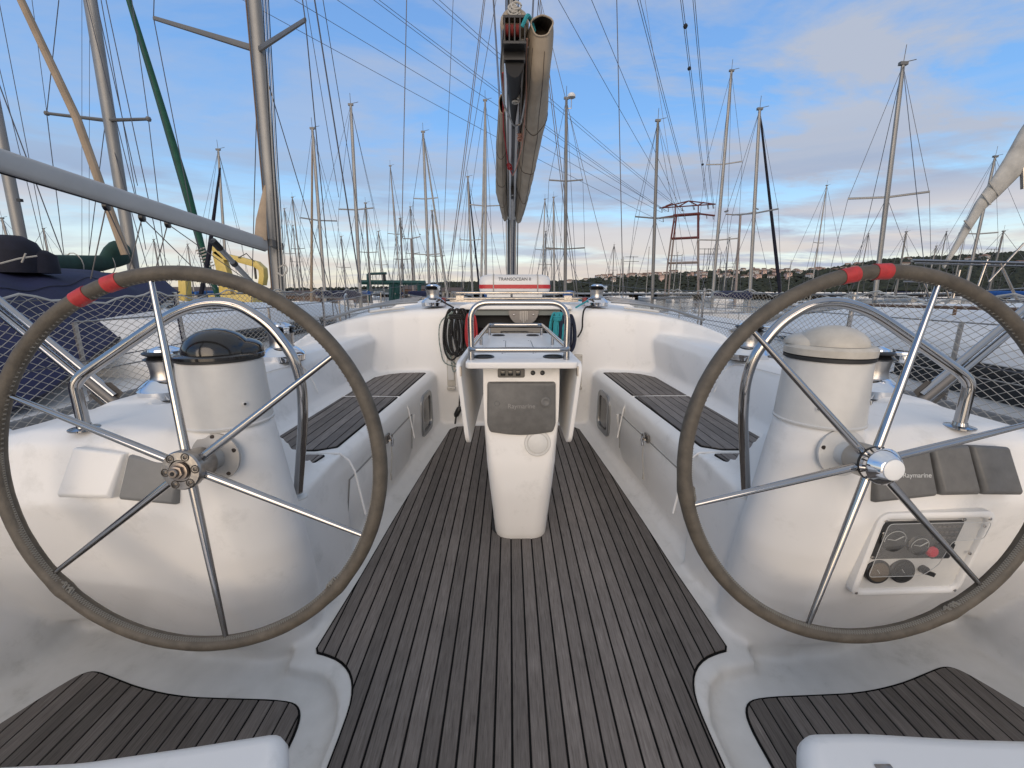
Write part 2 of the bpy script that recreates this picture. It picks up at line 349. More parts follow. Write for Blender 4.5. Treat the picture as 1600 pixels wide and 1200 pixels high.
# ================================================================== own yacht: cockpit moulding
yacht = thing('sailing_yacht', 'white sailing yacht whose teak laid cockpit the photo is taken from, fills the whole foreground', 'sailing yacht')
def zt(y): return .04*(y-1.0)                                       # level of the cockpit sole
def mold():
    b = MB()
    # bench zone, sections along Y (right hand side, mirrored later)
    ys = [1.40, 1.6, 2.1, 2.7, 3.1, 3.45, 3.6]; secs = []
    for y in ys:
        z = zt(y); xb = ipl(y, [1.2, 2.1, 3.36], [.835, .775, .67]); xt = ipl(y, [1.2, 2.2, 3.36], [.745, .705, .655]); k = ipl(y, [2.3, 3.3], [0, 1])
        cx = ipl(y, [1.2, 2.3, 3.4], [1.25, 1.22, 1.13]); ct = ipl(y, [1.2, 2.6, 3.2], [.875, .885, .90])
        secs.append([(-.01, y, z-.4), (-.01, y, z), (xb-.05, y, z+.002), (xb-.01, y, z+.035), (xb-.015, y, .12), (xt+.01, y, .50), (xt+.018, y, .55), (xt+.055, y, .58), (1.125, y, .58),
                     (1.165, y, .62), (cx, y, ct-.05), (cx+.04, y, ct), (1.44, y, ct-.012), (1.51, y, ct-.05), (1.56, y, .72), (2.02, y, .67), (2.06, y, .62), (2.0, y, -.4)])
    b.loft(secs)
    m1 = MB(); m1.v = b.v; m1.f = b.f; m1.mirror()
    # after part: sole, helm wells, outer side
    c = MB()
    c.prism([(-.01, -.7), (.56, -.7), (.56, .98), (.575, 1.04), (.61, 1.10), (.67, 1.145), (.80, 1.17), (.84, 1.5), (-.01, 1.5)], -.4, lambda x, y: zt(y))
    c.prism([(.50, -.7), (1.82, -.7), (1.82, 1.5), (.50, 1.5)], -.4, -.046)
    secs = []
    for y in (-.7, .4, .9, 1.25, 1.5):
        xo = ipl(y, [-.7, .87, 1.15], [1.84, 1.80, 1.72])
        secs.append([(xo-.10, y, -.4), (xo-.05, y, -.06), (xo-.005, y, -.02), (xo+.10, y, .45), (xo+.14, y, .70), (xo+.19, y, .75), (2.0, y, .68), (2.06, y, .62), (2.0, y, -.4)])
    c.loft(secs)
    # helm console, sections along X of (Y, z)
    secs = []
    def con(x, ya, zs, yf, zi=None):
        # ya: aft face Y at the heights zs; yf: forward face
        return [(x, ya[0], -.35)]+[(x, a, z) for a, z in zip(ya, zs)]+[(x, yf, zs[-1]+.005), (x, yf, -.35)]
    zs_lo = [0.0, .05, .30, .46, .54, .575]
    secs.append(con(.745, [1.62, 1.58, 1.38, 1.31, 1.32, 1.38], zs_lo, 1.66))
    secs.append(con(.765, [1.56, 1.50, 1.25, 1.18, 1.19, 1.25], zs_lo, 1.62))
    secs.append(con(.79, [1.44, 1.38, 1.17, 1.11, 1.115, 1.16], [0, .05, .30, .47, .56, .60], 1.5))
    secs.append(con(.825, [1.30, 1.25, 1.12, 1.055, 1.055, 1.09], [0, .05, .30, .54, .64, .70], 1.42))
    secs.append(con(.88, [1.25, 1.20, 1.085, 1.018, 1.02, 1.05], [0, .05, .30, .60, .76, .83], 1.35))
    secs.append(con(.96, [1.24, 1.195, 1.085, 1.012, 1.02, 1.06], [0, .05, .32, .66, .82, .88], 1.32))
    secs.append(con(1.12, [1.25, 1.21, 1.10, 1.024, 1.070, 1.12], [0, .05, .36, .68, .845, .872], 1.36))
    secs.append(con(1.40, [1.34, 1.29, 1.14, 1.045, 1.090, 1.14], [0, .05, .36, .67, .825, .855], 1.40))
    secs.append(con(1.56, [1.40, 1.34, 1.17, 1.06, 1.10, 1.15], [0, .05, .36, .65, .79, .82], 1.42))
    secs.append(con(1.72, [1.38, 1.32, 1.18, 1.09, 1.12, 1.18], [0, .05, .36, .62, .745, .775], 1.45))
    secs.append(con(1.86, [1.28, 1.24, 1.20, 1.13, 1.16, 1.22], [0, .05, .36, .60, .70, .74], 1.45))
    c.loft(secs)
    # pedestal growing out of the console under the compass
    c.loft([[(.815+(r+rx_)*math.cos(t)+kx, 1.105+r*math.sin(t)*.98+dy, z) for t in (2*math.pi*k/28 for k in range(28))]
            for z, r, kx, dy, rx_ in ((-.2, .13, .11, .30, .02), (.1, .135, .095, .22, .025), (.3, .138, .065, .13, .035), (.5, .130, .035, .065, .03), (.65, .120, .015, .030, .018), (.80, .110, .0, .008, .006), (.888, .106, .0, .0, 0), (.90, .094, .0, .0, 0))])
    # bulkhead wing with coachroof top
    secs = []
    for x, yb, ztp in ((.445, 3.50, 1.10), (.60, 3.50, 1.098), (.8, 3.49, 1.09), (1.0, 3.45, 1.075), (1.18, 3.37, 1.05), (1.32, 3.25, 1.02), (1.42, 3.08, .985), (1.49, 2.90, .94), (1.53, 2.72, .88), (1.55, 2.55, .80)):
        secs.append([(x, yb, -.2), (x, yb-.005, .3), (x, yb-.02, .575), (x, yb+.02, ztp-.06), (x, yb+.035, ztp-.02), (x, yb+.07, ztp), (x, yb+.6, ztp+.03), (x, 4.5, ztp+.035), (x, 4.5, -.2)])
    c.loft(secs)
    c.box((-.01, 3.50, -.2), (.47, 3.64, .72))
    m2 = MB(); m2.v = c.v; m2.f = c.f; m2.mirror()
    return m1, m2
mA, mB_ = mold()
me = bpy.data.meshes.new('cockpit_moulding')
allm = MB(); allm.add(mA.v, mA.f); allm.add(mB_.v, mB_.f)
me.from_pydata(allm.v, [], allm.f)
bmx = bmesh.new(); bmx.from_mesh(me); bmesh.ops.remove_doubles(bmx, verts=bmx.verts, dist=1e-6); bmesh.ops.recalc_face_normals(bmx, faces=bmx.faces); bmx.to_mesh(me); bmx.free()
tmp = bpy.data.objects.new('tmp', me); COL.objects.link(tmp)
md = tmp.modifiers.new('r', 'REMESH'); md.mode = 'VOXEL'; md.voxel_size = .0105; md.adaptivity = 0
md = tmp.modifiers.new('s', 'SMOOTH'); md.factor = .5; md.iterations = 12
bpy.context.view_layer.update()
me2 = bpy.data.meshes.new_from_object(tmp.evaluated_get(bpy.context.evaluated_depsgraph_get()))
bpy.data.objects.remove(tmp)
me2.polygons.foreach_set('use_smooth', [True]*len(me2.polygons)); me2.materials.clear(); me2.materials.append(GEL); me2.name = 'cockpit_moulding'
cm = bpy.data.objects.new('cockpit_moulding', me2); COL.objects.link(cm); cm.parent = yacht
cm['label'] = 'white gelcoat cockpit moulding with benches, coamings and helm consoles'
# ------------------------------------------------------------------ teak laid in strips
def clip(poly, x0, x1):
    def half(P, f):
        out = []
        for i in range(len(P)):
            a, b = P[i-1], P[i]; fa, fb = f(a), f(b)
            if (fa >= 0) != (fb >= 0):
                t = fa/(fa-fb); out.append((a[0]+(b[0]-a[0])*t, a[1]+(b[1]-a[1])*t))
            if fb >= 0: out.append(b)
        return out
    P = half(poly, lambda p: p[0]-x0)
    return half(P, lambda p: x1-p[0]) if P else P
def area(P): return abs(sum(P[i-1][0]*P[i][1]-P[i][0]*P[i-1][1] for i in range(len(P))))/2
def offset(P, d):
    n = len(P); out = []; s = sum(P[i-1][0]*P[i][1]-P[i][0]*P[i-1][1] for i in range(n)); sg = 1 if s > 0 else -1
    for i in range(n):
        a, b, c = Vector(P[i-1]), Vector(P[i]), Vector(P[(i+1) % n]); e1 = (b-a); e2 = (c-b)
        if e1.length < 1e-9 or e2.length < 1e-9: out.append(tuple(b)); continue
        e1.normalize(); e2.normalize()
        nn = Vector((e1.y+e2.y, -e1.x-e2.x)); nn.normalize(); k = 1/max(.5, nn.dot(Vector((e1.y, -e1.x))))
        out.append((b.x+nn.x*d*sg*k, b.y+nn.y*d*sg*k))
    return out
def fill2(pts, r, n=5): return [(p.x, p.y) for p in fillet([Vector((a, b, 0)) for a, b in pts], r, n, closed=True)]
def teak(name, outline, pitch, zf, x0=0.0, gap=.0066, hgt=.007, label=None, parent=yacht):
    b = MB(); o = offset(outline, .004)
    b.loft([[(x, y, zf(x, y)-.012) for x, y in o], [(x, y, zf(x, y)+hgt-.0035) for x, y in o]])
    base = b.build(name, CAULK, parent, smooth=False, label=label)
    inn = offset(outline, -.0025)
    xs = [p[0] for p in inn]; k0 = math.floor((min(xs)-x0)/pitch); k1 = math.ceil((max(xs)-x0)/pitch)
    for k in range(k0, k1):
        a = x0+k*pitch+gap/2; e = a+pitch-gap
        P = clip(inn, a, e)
        if len(P) < 3 or area(P) < 2e-4: continue
        Q = [P[0]]
        for p in P[1:]:
            if math.hypot(p[0]-Q[-1][0], p[1]-Q[-1][1]) > 2e-4: Q.append(p)
        if math.hypot(Q[0][0]-Q[-1][0], Q[0][1]-Q[-1][1]) < 2e-4: Q.pop()
        if len(Q) < 3: continue
        dz = random.uniform(-.0006, .0006)
        m = MB(); m.prism(Q, lambda x, y: zf(x, y)-.004, lambda x, y: zf(x, y)+hgt+dz)
        m.build('plank', TEAK, base, smooth=False, bevel=.0011 if len(Q) < 6 else 0, seg=1)
    return base
def chaikin(P, n=1):
    for _ in range(n):
        Q = [P[0]]
        for a, b in zip(P, P[1:]): Q += [(a[0]*.75+b[0]*.25, a[1]*.75+b[1]*.25), (a[0]*.25+b[0]*.75, a[1]*.25+b[1]*.75)]
        P = Q+[P[-1]]
    return P
half = [(.545, 3.36), (.575, 3.05), (.625, 2.5), (.665, 2.0), (.69, 1.6), (.722, 1.232)]
notch = [(.712, 1.215), (.675, 1.205), (.625, 1.185), (.58, 1.15), (.55, 1.105), (.532, 1.05), (.527, .98), (.53, .8), (.54, -.3)]
rgt = half+chaikin(notch, 1)
sole = [(.40, 3.44), (.5, 3.42)]+rgt+[(-x, y) for x, y in rgt[::-1]]+[(-.5, 3.42), (-.40, 3.44)]
teak('cockpit_sole', sole, .0505, lambda x, y: zt(y), x0=.014, label='weathered grey teak sole of the cockpit between the helms')
for s in (1, -1):
    hw = [(.675, -.2), (.685, .86), (.682, 1.00), (.705, 1.062), (.76, 1.085), (.95, 1.092), (1.10, 1.098), (1.26, 1.128), (1.40, 1.172), (1.475, 1.195), (1.51, 1.188), (1.535, 1.15), (1.58, 1.04), (1.64, .88), (1.66, -.2)]
    hw = [(x*s, y) for x, y in chaikin(hw, 2)]
    teak('helm_teak', hw, .0505, lambda x, y: -.046, x0=.01, gap=.0056, label='teak panel of the helm floor at the %s wheel' % ('right' if s > 0 else 'left'))
    f1 = fill2([(.735, 3.37), (.92, 3.36), (1.02, 3.30), (1.095, 3.17), (1.10, 2.60), (.735*1.0+.02, 2.60)], .01, 2)
    f2 = fill2([(.757, 2.572), (1.102, 2.572), (1.108, 1.66), (.86, 1.66), (.79, 1.70)], .012, 3)
    f3 = fill2([(.80, 1.61), (1.108, 1.61), (1.108, 1.30), (.90, 1.30), (.835, 1.38)], .02, 3)
    for f, nm in ((f1, 'forward'), (f2, 'middle'), (f3, 'after')):
        teak('bench_teak', [(x*s, y) for x, y in f], .0515, lambda x, y: .58, x0=.0, gap=.0056, label='teak on the %s third of the %s bench' % (nm, 'right' if s > 0 else 'left'))
    # raised beads between the seat lids, running up the backrest and down the face
    for yb in (2.586, 1.635):
        b = MB(); b.tube([(.665*s, yb, .30), (.695*s, yb, .50), (.715*s, yb, .548), (.75*s, yb, .5795), (.9*s, yb, .582), (1.115*s, yb, .582)], .0045, 6)
        b.build('seat_bead', GEL, yacht)
    for yb in (1.62,):
        b = MB(); b.tube([(.768*s, yb, .33), (.812*s, yb, .10)], .012, 8); b.build('drain_rib', GEL, yacht)
        b = MB(); b.tube([(.695*s, 2.72, .42), (.735*s, 2.72, .14)], .010, 8); b.build('drain_rib', GEL, yacht)
    for yb in (2.36,):
        pts = [(1.165*s, yb+.02, .66), (1.19*s, yb, .76), (1.205*s, yb-.03, .82), (1.22*s, yb-.10, .85), (1.235*s, yb-.5, .858), (1.245*s, yb-1.0, .85)]
        b = MB(); b.tube(fillet(pts, .06, 5), .0035, 6); b.build('backrest_bead', GEL, yacht)
    # locker front in the bench face
    def facep(y, z, out=.0): 
        xb = ipl(y, [1.2, 2.1, 3.36], [.835, .775, .67]); xt = ipl(y, [1.2, 2.2, 3.36], [.745, .705, .655])
        return Vector(((xb-.015+(xt+.01-xb+.015)*(z-.12)/.38-out)*s, y, z))
    q = [(1.68, .12), (1.68, .44), (2.66, .44), (2.66, .20), (2.60, .14)]
    b = MB(); b.loft([[facep(y, z, -.01) for y, z in q], [facep(y, z, .004) for y, z in q]]); lp = b.build('locker_front', GEL, yacht, bevel=.003, seg=2)
    b = MB()
    for a, c in ((0, 1), (1, 2), (2, 3)):
        b.tube([facep(*q[a], .0045), facep(*q[c], .0045)], .0035, 6)
    b.build('locker_seam', mat('seam grey', (.26, .25, .23), .6), lp)
    # over-centre latch with its cord
    c0 = facep(2.16, .455, .012)
    b = MB(); b.obox(c0, (0, 1, 0), (0, 0, 1), (1, 0, 0), .030, .022, .004); b.tube([c0+Vector((-.012*s, 0, .015)), c0+Vector((-.03*s, -.01, -.005)), c0+Vector((-.028*s, -.03, -.035))], .007, 8)
    b.tube(arc(c0+Vector((-.02*s, 0, .006)), (0, 1, 0), (0, 0, 1), .016, 0, 360, 14), .004, 6)
    b.tube([c0+Vector((-.012*s, .03, -.01)), c0+Vector((-.02*s, -.035, .0))], .006, 8)
    la = b.build('latch', STEELD, yacht)
    b = MB(); b.tube([c0+Vector((-.02*s, -.01, -.02)), c0+Vector((-.022*s, -.02, -.1)), c0+Vector((-.01*s, -.02, -.2))], .0028, 6)
    b.tube([c0+Vector((-.01*s, -.02, -.2)), c0+Vector((-.008*s, -.024, -.235)), c0+Vector((-.008*s, -.012, -.236)), c0+Vector((-.01*s, -.02, -.2))], .005, 6)
    b.build('latch_cord', WIREL, la)
    # porthole
    def pl(w, h, r, yc=3.05, zc=.335, out=0.0): return [facep(yc+a, zc+c, out) for a, c in rrect(w, h, r, 5)]
    b = MB(); b.loft([pl(.30, .32, .07, out=-.02), pl(.30, .32, .07, out=.010), pl(.285, .305, .065, out=.016), pl(.225, .245, .045, out=.014), pl(.225, .245, .045, out=-.02)], cap=False)
    ph = b.build('porthole', mat('satin window frame', (.33, .34, .35), .35, .7), yacht)
    b = MB(); b.loft([pl(.23, .25, .045, out=-.02), pl(.23, .25, .045, out=.004)]); b.build('pane', GLASSK, ph)
# small plates screwed to the bulkhead wings
for s in (1, -1):
    b = MB(); b.box((.505*s if s > 0 else -.575, 3.475, .445), (.575 if s > 0 else -.505, 3.50, .72)); hold = b.build('bracket', BEIGE, yacht, bevel=.006)
    xx = .54*s
    b = MB(); b.box((xx-.026, 3.462, .50), (xx+.026, 3.477, .665)); b.build('socket', WPL, hold, bevel=.004)
    b = MB(); b.prism([(xx-.035, 3.44), (xx+.035, 3.44), (xx+.035, 3.475), (xx-.035, 3.475)], .42, .447); b.build('foot', BEIGE, hold, bevel=.006)
    for dx, dz in ((-.022, .70), (.022, .70), (0, .435)):
        b = MB(); b.lathe([(.005, 0), (.005, .004)], (xx+dx, 3.474 if dz > .5 else 3.44, dz), (0, -1, 0), 10); b.build('screw', STEELD, hold)
# companionway: dark opening, hatch and the fan shaped vent
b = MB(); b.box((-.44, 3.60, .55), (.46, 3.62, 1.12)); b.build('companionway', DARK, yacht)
b = MB(); b.box((-.40, 3.53, .70), (.42, 3.55, .94)); wb = b.build('washboard', GLASSK, yacht, bevel=.004)
b = MB(); b.box((-.36, 3.505, 1.045), (.38, 3.52, 1.085)); b.build('hatch_lip', mat('grey green hatch', (.16, .18, .17), .5), yacht)
b = MB(); b.loft([[(x, y, z) for x, z in [(-.46, 1.092), (.48, 1.092), (.46, 1.125), (.40, 1.14), (-.38, 1.14), (-.44, 1.125)]] for y in (3.47, 4.6)]); b.build('sliding_hatch', GEL, yacht, bevel=.008, angle=50)
hc = Vector((.075, 3.498, 1.085))
b = MB(); P = [hc+Vector((math.cos(R(a))*.125, 0, math.sin(R(a))*.125*1.0)) for a in range(180, 361, 12)]
b.loft([P, [p+Vector((0, -.012, 0)) for p in P]]); vt = b.build('hatch_plate', mat('smoked plate', (.17, .16, .155), .35, .3), yacht)
for k in range(-2, 3):
    b = MB(); hh = .118 if k == 0 else .10-.012*abs(k)
    b.box((hc.x+k*.014-.004, 3.476, hc.z-hh), (hc.x+k*.014+.004, 3.487, hc.z-.004)); b.build('rib', mat('pale rib', (.34, .33, .32), .35, .4), vt)
for dx in (-.08, .08):
    b = MB(); b.lathe([(.007, 0), (.007, .008), (.003, .010)], hc+Vector((dx, -.012, -.035)), (0, -1, 0), 12); b.build('bolt', STEEL, vt)
b = MB()
for k in range(24): b.box((-.1+k*.011, 3.526, .895), (-.1+k*.011+.006, 3.5305, .905))
b.build('washboard_grille', mat('dull mark', (.08, .08, .08), .5), wb, kind='stuff')
# hull and foredeck of the own yacht
secs = []
for y, hw, zd in ((-1.2, 1.85, .64), (0, 2.02, .66), (2, 2.08, .67), (4, 2.06, .70), (6, 1.85, .76), (8, 1.4, .84), (10, .75, .93), (11.4, .12, 1.0)):
    secs.append([(-hw, y, zd), (-hw-.02, y, zd-.35), (-hw*.86, y, -.9), (-hw*.3, y, -1.5), (hw*.3, y, -1.5), (hw*.86, y, -.9), (hw+.02, y, zd-.35), (hw, y, zd), (hw-.03, y, zd-.03), (-hw+.03, y, zd-.03)])
# hollow where the cockpit is: start the deck forward of the bulkhead, the topsides run the whole length
b = MB()
for sg in (0, 1):
    pass
b.loft([[q[j] for j in range(8)] for q in secs], closed=False, cap=False); b.build('hull', WHITE, yacht, angle=60)
b = MB(); dk = [s_ for s_ in secs if s_[0][1] >= 4]; P = [(q[7][0], q[7][1]) for q in dk]; P = [(2.06, 3.58)]+P
P = P+[(-x, y) for x, y in P[::-1]]
b.prism(P, .5, lambda x, y: ipl(y, [3.5, 4, 6, 8, 10, 11.4], [.67, .69, .75, .83, .92, .99])); b.build('foredeck', WHITD, yacht, smooth=False)
b = MB(); b.loft([[(-hw, y, .6), (-hw+.12, y, z-.05), (-hw+.22, y, z), (hw-.22, y, z), (hw-.12, y, z-.05), (hw, y, .6)] for y, hw, z in ((4.45, 1.42, 1.115), (5.2, 1.30, 1.14), (6.2, 1.15, 1.14), (7.6, .95, 1.10), (8.6, .7, 1.0), (9.2, .45, .9))])
b.build('coachroof', GEL, yacht, angle=40, bevel=.01)
for s in (1, -1):
    b = MB(); b.tube([(2.03*s, y, z) for y, z in ((-1, .69), (.5, .705), (2, .715), (3.4, .72), (4, .73), (6, .79), (7, .82))], .02, 8, rx=.6); b.build('toe_rail', mat('grey toe rail', (.22, .22, .22), .4, .6), yacht)
    # spray hood rail bent down on the coachroof edge
    for k in range(4):
        yo = .10+.07*k
        pts = [(.84*s, 3.58+yo, 1.150+.013*k), (1.05*s, 3.50+yo, 1.135+.010*k), (1.28*s, 3.32+yo*.9, 1.095+.004*k), (1.43*s, 3.10+yo*.7, 1.030)]
        b = MB(); b.tube(fillet(pts, .2, 5), .010-.001*k, 8); b.build('hood_rail', STEELD if k % 2 else ALU, yacht)
    b = MB(); b.tube(fillet([(.92*s, 3.54, 1.105), (1.10*s, 3.49, 1.088), (1.18*s, 3.44, 1.075)], .1, 5), .011, 8, rx=1.6); b.build('bead_rail', WPL, yacht)
    # lifeline stanchions, wires and the net laced to them
    net = MB(); cells = 92; rows = 30; Y0, Y1 = .25, 5.45
    def npt(i, t, s=s):
        y = Y0+(Y1-Y0)*i/cells; sag = .018*math.sin(i*.55)+.010*math.sin(i*1.7+1)
        x = ipl(y, [0, 3.5, 6], [1.985, 2.01, 1.80]); ztop = ipl(y, [0, 2, 3.4, 5.5], [1.155, 1.205, 1.225, 1.24]); zb = ipl(y, [0, 3, 6], [.70, .70, .78])
        return Vector((s*(x+.02*math.sin(t*3)*math.sin(i*.3)), y+.01*math.sin(t*7+i*.4), zb+(ztop-zb+sag*t)*t))
    for j in range(rows):
        for i in range(cells):
            a = i+.5*(j % 2)
            for d in (-.5, .5):
                if 0 <= a+d <= cells: net.tube([npt(a, j/rows), npt(a+d, (j+1)/rows)], .0015, 3, cap=False)
    nt_ = net.build('safety_net', NETM, yacht, smooth=False, kind='stuff')
    b = MB(); b.tube([npt(i, 1.0)+Vector((0, 0, .004)) for i in range(cells+1)], .0045, 6); b.build('net_cord', mat('pale net cord', (.42, .41, .38), .8), yacht)
    for yy, lean in ((.35, 0), (2.52, .03), (4.35, .02)):
        x = ipl(yy, [0, 3.5, 6], [1.985, 2.01, 1.80])+.012; zb = ipl(yy, [0, 3, 6], [.68, .69, .77])
        b = MB(); b.tube([((x+.01)*s, yy+lean, zb-.01), (x*s, yy, zb+.545)], .0125, 10); b.lathe([(.03, 0), (.03, .012), (.018, .03)], ((x+.01)*s, yy+lean, zb-.012), n=16); b.build('stanchion', STEEL, yacht)
    for h in (.0, -.28):
        b = MB(); b.tube([(ipl(y, [0, 3.5, 6, 9], [1.99, 2.02, 1.83, 1.2])*s, y, ipl(y, [0, 2, 3.4, 5.5, 9], [1.17, 1.20, 1.225, 1.24, 1.45])+h+.005) for y in (-.5, .4, 2.5, 4.35, 6, 9)], .003, 6); b.build('lifeline', WIRE, yacht)
    # folded sprayhood / bimini bows: two tubes side by side on a deck hinge
    a = Vector((1.50*s, 1.56, .76)); e = Vector((2.30*s, 1.66, 1.46)); d = (e-a); n = Vector((-.6*s, .1, .7)).normalized()
    for k in (-.5, .5):
        b = MB(); b.tube([a+n*k*.036+d*.10, e+n*k*.036+d*.2], .0135, 12); b.build('bimini_bow', STEEL, yacht)
    b = MB(); b.tube([a-d*.02, a+d*.24], .020, 12); b.obox(a+d*.13, n, Vector((s, 0, 0)), d, .034, .022, .03); b.build('bow_hinge', mat('dull grey fitting', (.17, .16, .15), .5, .6), yacht)
    # shrouds
    for (x0, y0, z0), (x1, y1, z1), r in (((1.86, 7.0, .8), (1.45, 7.5, 7.6), .007), ((1.45, 7.5, 7.6), (.9, 7.5, 14), .007), ((1.15, 7.1, .85), (.12, 7.5, 7.5), .006), ((1.2, 7.7, .85), (.12, 7.5, 7.4), .006)):
        b = MB(); b.tube([(x0*s, y0, z0), (x1*s, y1, z1)], r, 6); b.build('shroud', WIRE, yacht)
    b = MB(); b.tube([(.08*s, 7.5, 7.55), (1.45*s, 7.45, 7.62)], .03, 8, rx=.5); b.build('spreader', ALU, yacht)
# mast, boom and sail bag
b = MB()
mp_ = [(.078*math.cos(t), .11*math.sin(t)) for t in (2*math.pi*k/20 for k in range(20))]
b.loft([[(x+.0, 7.5+y, z) for x, y in mp_] for z in (1.1, 3, 8, 15.5)]); b.build('mast', ALUP, yacht)
BE, BM = Vector((-.005, 3.30, 2.93)), Vector((.0, 7.38, 2.50))
bd = (BM-BE).normalized(); bu = Vector((0, -bd.z, bd.y)); bu = Vector((1, 0, 0)).cross(bd)
def bp(a, u, v): return BE+bd*a+Vector((1, 0, 0))*u+bu*v
LB = (BM-BE).length
def bsec(a, w=.075, h=.115, n=16):
    out = []
    for k in range(n):
        t = 2*math.pi*k/n; c, s_ = math.cos(t), math.sin(t)
        out.append(bp(a, w*abs(c)**.6*(1 if c > 0 else -1), h*abs(s_)**.75*(1 if s_ > 0 else -1)))
    return out
b = MB(); b.loft([bsec(.05), bsec(LB)]); boom = b.build('boom', mat('bright boom paint', (.72, .72, .71), .3), yacht, angle=50)
b = MB(); b.loft([[bp(a, u, v) for u, v in ((-.018, -.121), (.018, -.121), (.018, -.105), (-.018, -.105))] for a in (.06, LB-.1)]); b.build('boom_slot', BLACK, boom)
for u in (-.05, .05):
    b = MB(); b.tube([bp(.1, u, -.104), bp(LB, u, -.104)], .006, 6); b.build('boom_edge', STEEL, boom)
# black end casting with its sheaves
b = MB()
for u in (-.068, -.036, 0, .036, .068): b.obox(bp(.0, u, .02), (1, 0, 0), bu, bd, .004, .075, .06)
b.obox(bp(.0, 0, .10), (1, 0, 0), bu, bd, .078, .008, .06); b.obox(bp(.0, 0, -.06), (1, 0, 0), bu, bd, .078, .008, .06); b.obox(bp(.04, 0, -.09), (1, 0, 0), bu, bd, .075, .03, .02)
b.build('boom_end_fitting', BLACK, boom)
b = MB()
for k, u in enumerate((-.052, -.018, .018)):
    b.lathe([(.032, -.011), (.04, -.009), (.03, 0), (.04, .009), (.032, .011)], bp(-.03, u, .03), (1, 0, 0), 20)
b.build('sheave', mat('dark red sheave', (.20, .03, .025), .5), boom)
b = MB(); b.loft([[bp(a, x, v) for x, v in [(math.cos(t)*w_*.07, -.09-math.sin(t)*.13*w_) for t in (math.pi*k/8 for k in range(9))]] for a, w_ in ((.05, 1.0), (.7, .45), (1.2, .1))]); b.build('boom_vang_gap', DARK, boom)
# canvas bag on the starboard side of the boom, folds hanging
def bag(sd_, pts, wob, nm, lab):
    secs = []; m = 30
    L_ = len(pts)
    for i in range(61):
        t = i/60; q = [ipl(t, [p[0] for p in pts], [p[k] for p in pts]) for k in range(1, 6)]   # a, u centre, v centre, half u, half v
        ring = []
        for k in range(m):
            th = 2*math.pi*k/m
            wv = 1+wob*(math.sin(3*th+t*9)*.5+math.sin(5*th-t*14)*.3+math.sin(t*40+th*2)*.22)
            ring.append(bp(q[0], q[1]+q[3]*math.cos(th)*wv, q[2]+q[4]*math.sin(th)*wv))
        secs.append(ring)
    b = MB(); b.loft(secs, cap=False); b.f.append(tuple(range(60*m, 61*m)))
    o = b.build(nm, CANV, yacht, angle=70, label=lab)
    # inside of the mouth
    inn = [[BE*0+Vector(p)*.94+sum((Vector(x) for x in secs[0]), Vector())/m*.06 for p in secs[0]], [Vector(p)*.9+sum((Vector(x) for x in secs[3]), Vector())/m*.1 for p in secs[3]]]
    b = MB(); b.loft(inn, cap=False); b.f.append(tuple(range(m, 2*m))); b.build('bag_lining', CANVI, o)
    b = MB(); b.tube([p for p in secs[0]], .006, 6, closed=True); b.build('bag_hem', CANV, o)
    for kk in (16, 19, 24):
        cc = [sum((Vector(x) for x in q), Vector())/m for q in secs]
        b = MB(); b.tube([cc[i]+(Vector(secs[i][kk])-cc[i])*1.01 for i in range(1, 59)], .0022, 4); b.build('bag_seam', CANVI, o)
    for ii in (14, 27, 41):
        b = MB(); cc = sum((Vector(x) for x in secs[ii]), Vector())/m; b.tube([cc+(Vector(p)-cc)*1.012 for p in secs[ii]], .0035, 4, closed=True); b.build('bag_tie', CANVI, o)
    return o
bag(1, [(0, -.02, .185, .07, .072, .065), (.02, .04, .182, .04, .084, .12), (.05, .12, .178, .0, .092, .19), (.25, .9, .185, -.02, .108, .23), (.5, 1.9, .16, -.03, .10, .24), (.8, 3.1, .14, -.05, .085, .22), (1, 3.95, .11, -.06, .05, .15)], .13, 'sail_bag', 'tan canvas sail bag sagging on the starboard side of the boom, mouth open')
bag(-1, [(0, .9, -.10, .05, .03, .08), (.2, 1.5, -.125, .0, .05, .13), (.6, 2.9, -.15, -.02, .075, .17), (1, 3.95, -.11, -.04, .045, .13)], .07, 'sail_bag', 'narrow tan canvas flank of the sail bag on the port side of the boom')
b = MB(); b.loft([[bp(a, u*k, .12+v*k) for u, v in [(math.cos(t)*.10, math.sin(t)*.10) for t in (math.pi*2*j/16 for j in range(16))]] for a, k in ((-.01, .7), (.03, 1), (.5, 1), (1.5, 1.1), (3.5, 1.2))]); b.build('sail_roll', CANV, yacht)
# lines on the boom
def rope(pts, r, m, par, name='rope', n=6, fr=.05): 
    b = MB(); b.tube(fillet(pts, fr, 4), r, n); return b.build(name, m, par)
rope([bp(-.06, -.075, .02), bp(.1, -.10, -.12), bp(.4, -.085, -.20), bp(.7, 0, -.235), bp(.75, .06, -.2), bp(.45, .095, -.13), bp(.05, .095, -.02)], .007, STEELD, boom)
rope([bp(.2, -.085, -.10), bp(.8, -.09, -.2), bp(1.5, -.05, -.235), bp(1.8, -.01, -.22)], .006, REDR, boom)
rope([bp(.0, .085, .0), bp(.5, .10, -.15), bp(1.1, .085, -.22), bp(1.6, .03, -.25), bp(1.9, .0, -.2)], .006, mat('salmon rope', (.45, .24, .18), .85), boom)
for a, u, m_ in ((1.05, .07, mat('salmon rope', (.45, .24, .18), .85)), (1.75, -.035, REDR), (.42, .02, WIREL)):
    b = MB()
    for k in range(5): b.tube(arc(bp(a, u+random.uniform(-.01, .01), -.14-.012*k), (1, 0, 0), (bd+bu*random.uniform(-.5, .5)).normalized(), .02+.004*random.random(), 0, 330, 10), .006, 6)
    b.build('rope_knot', m_, boom)
b = MB()
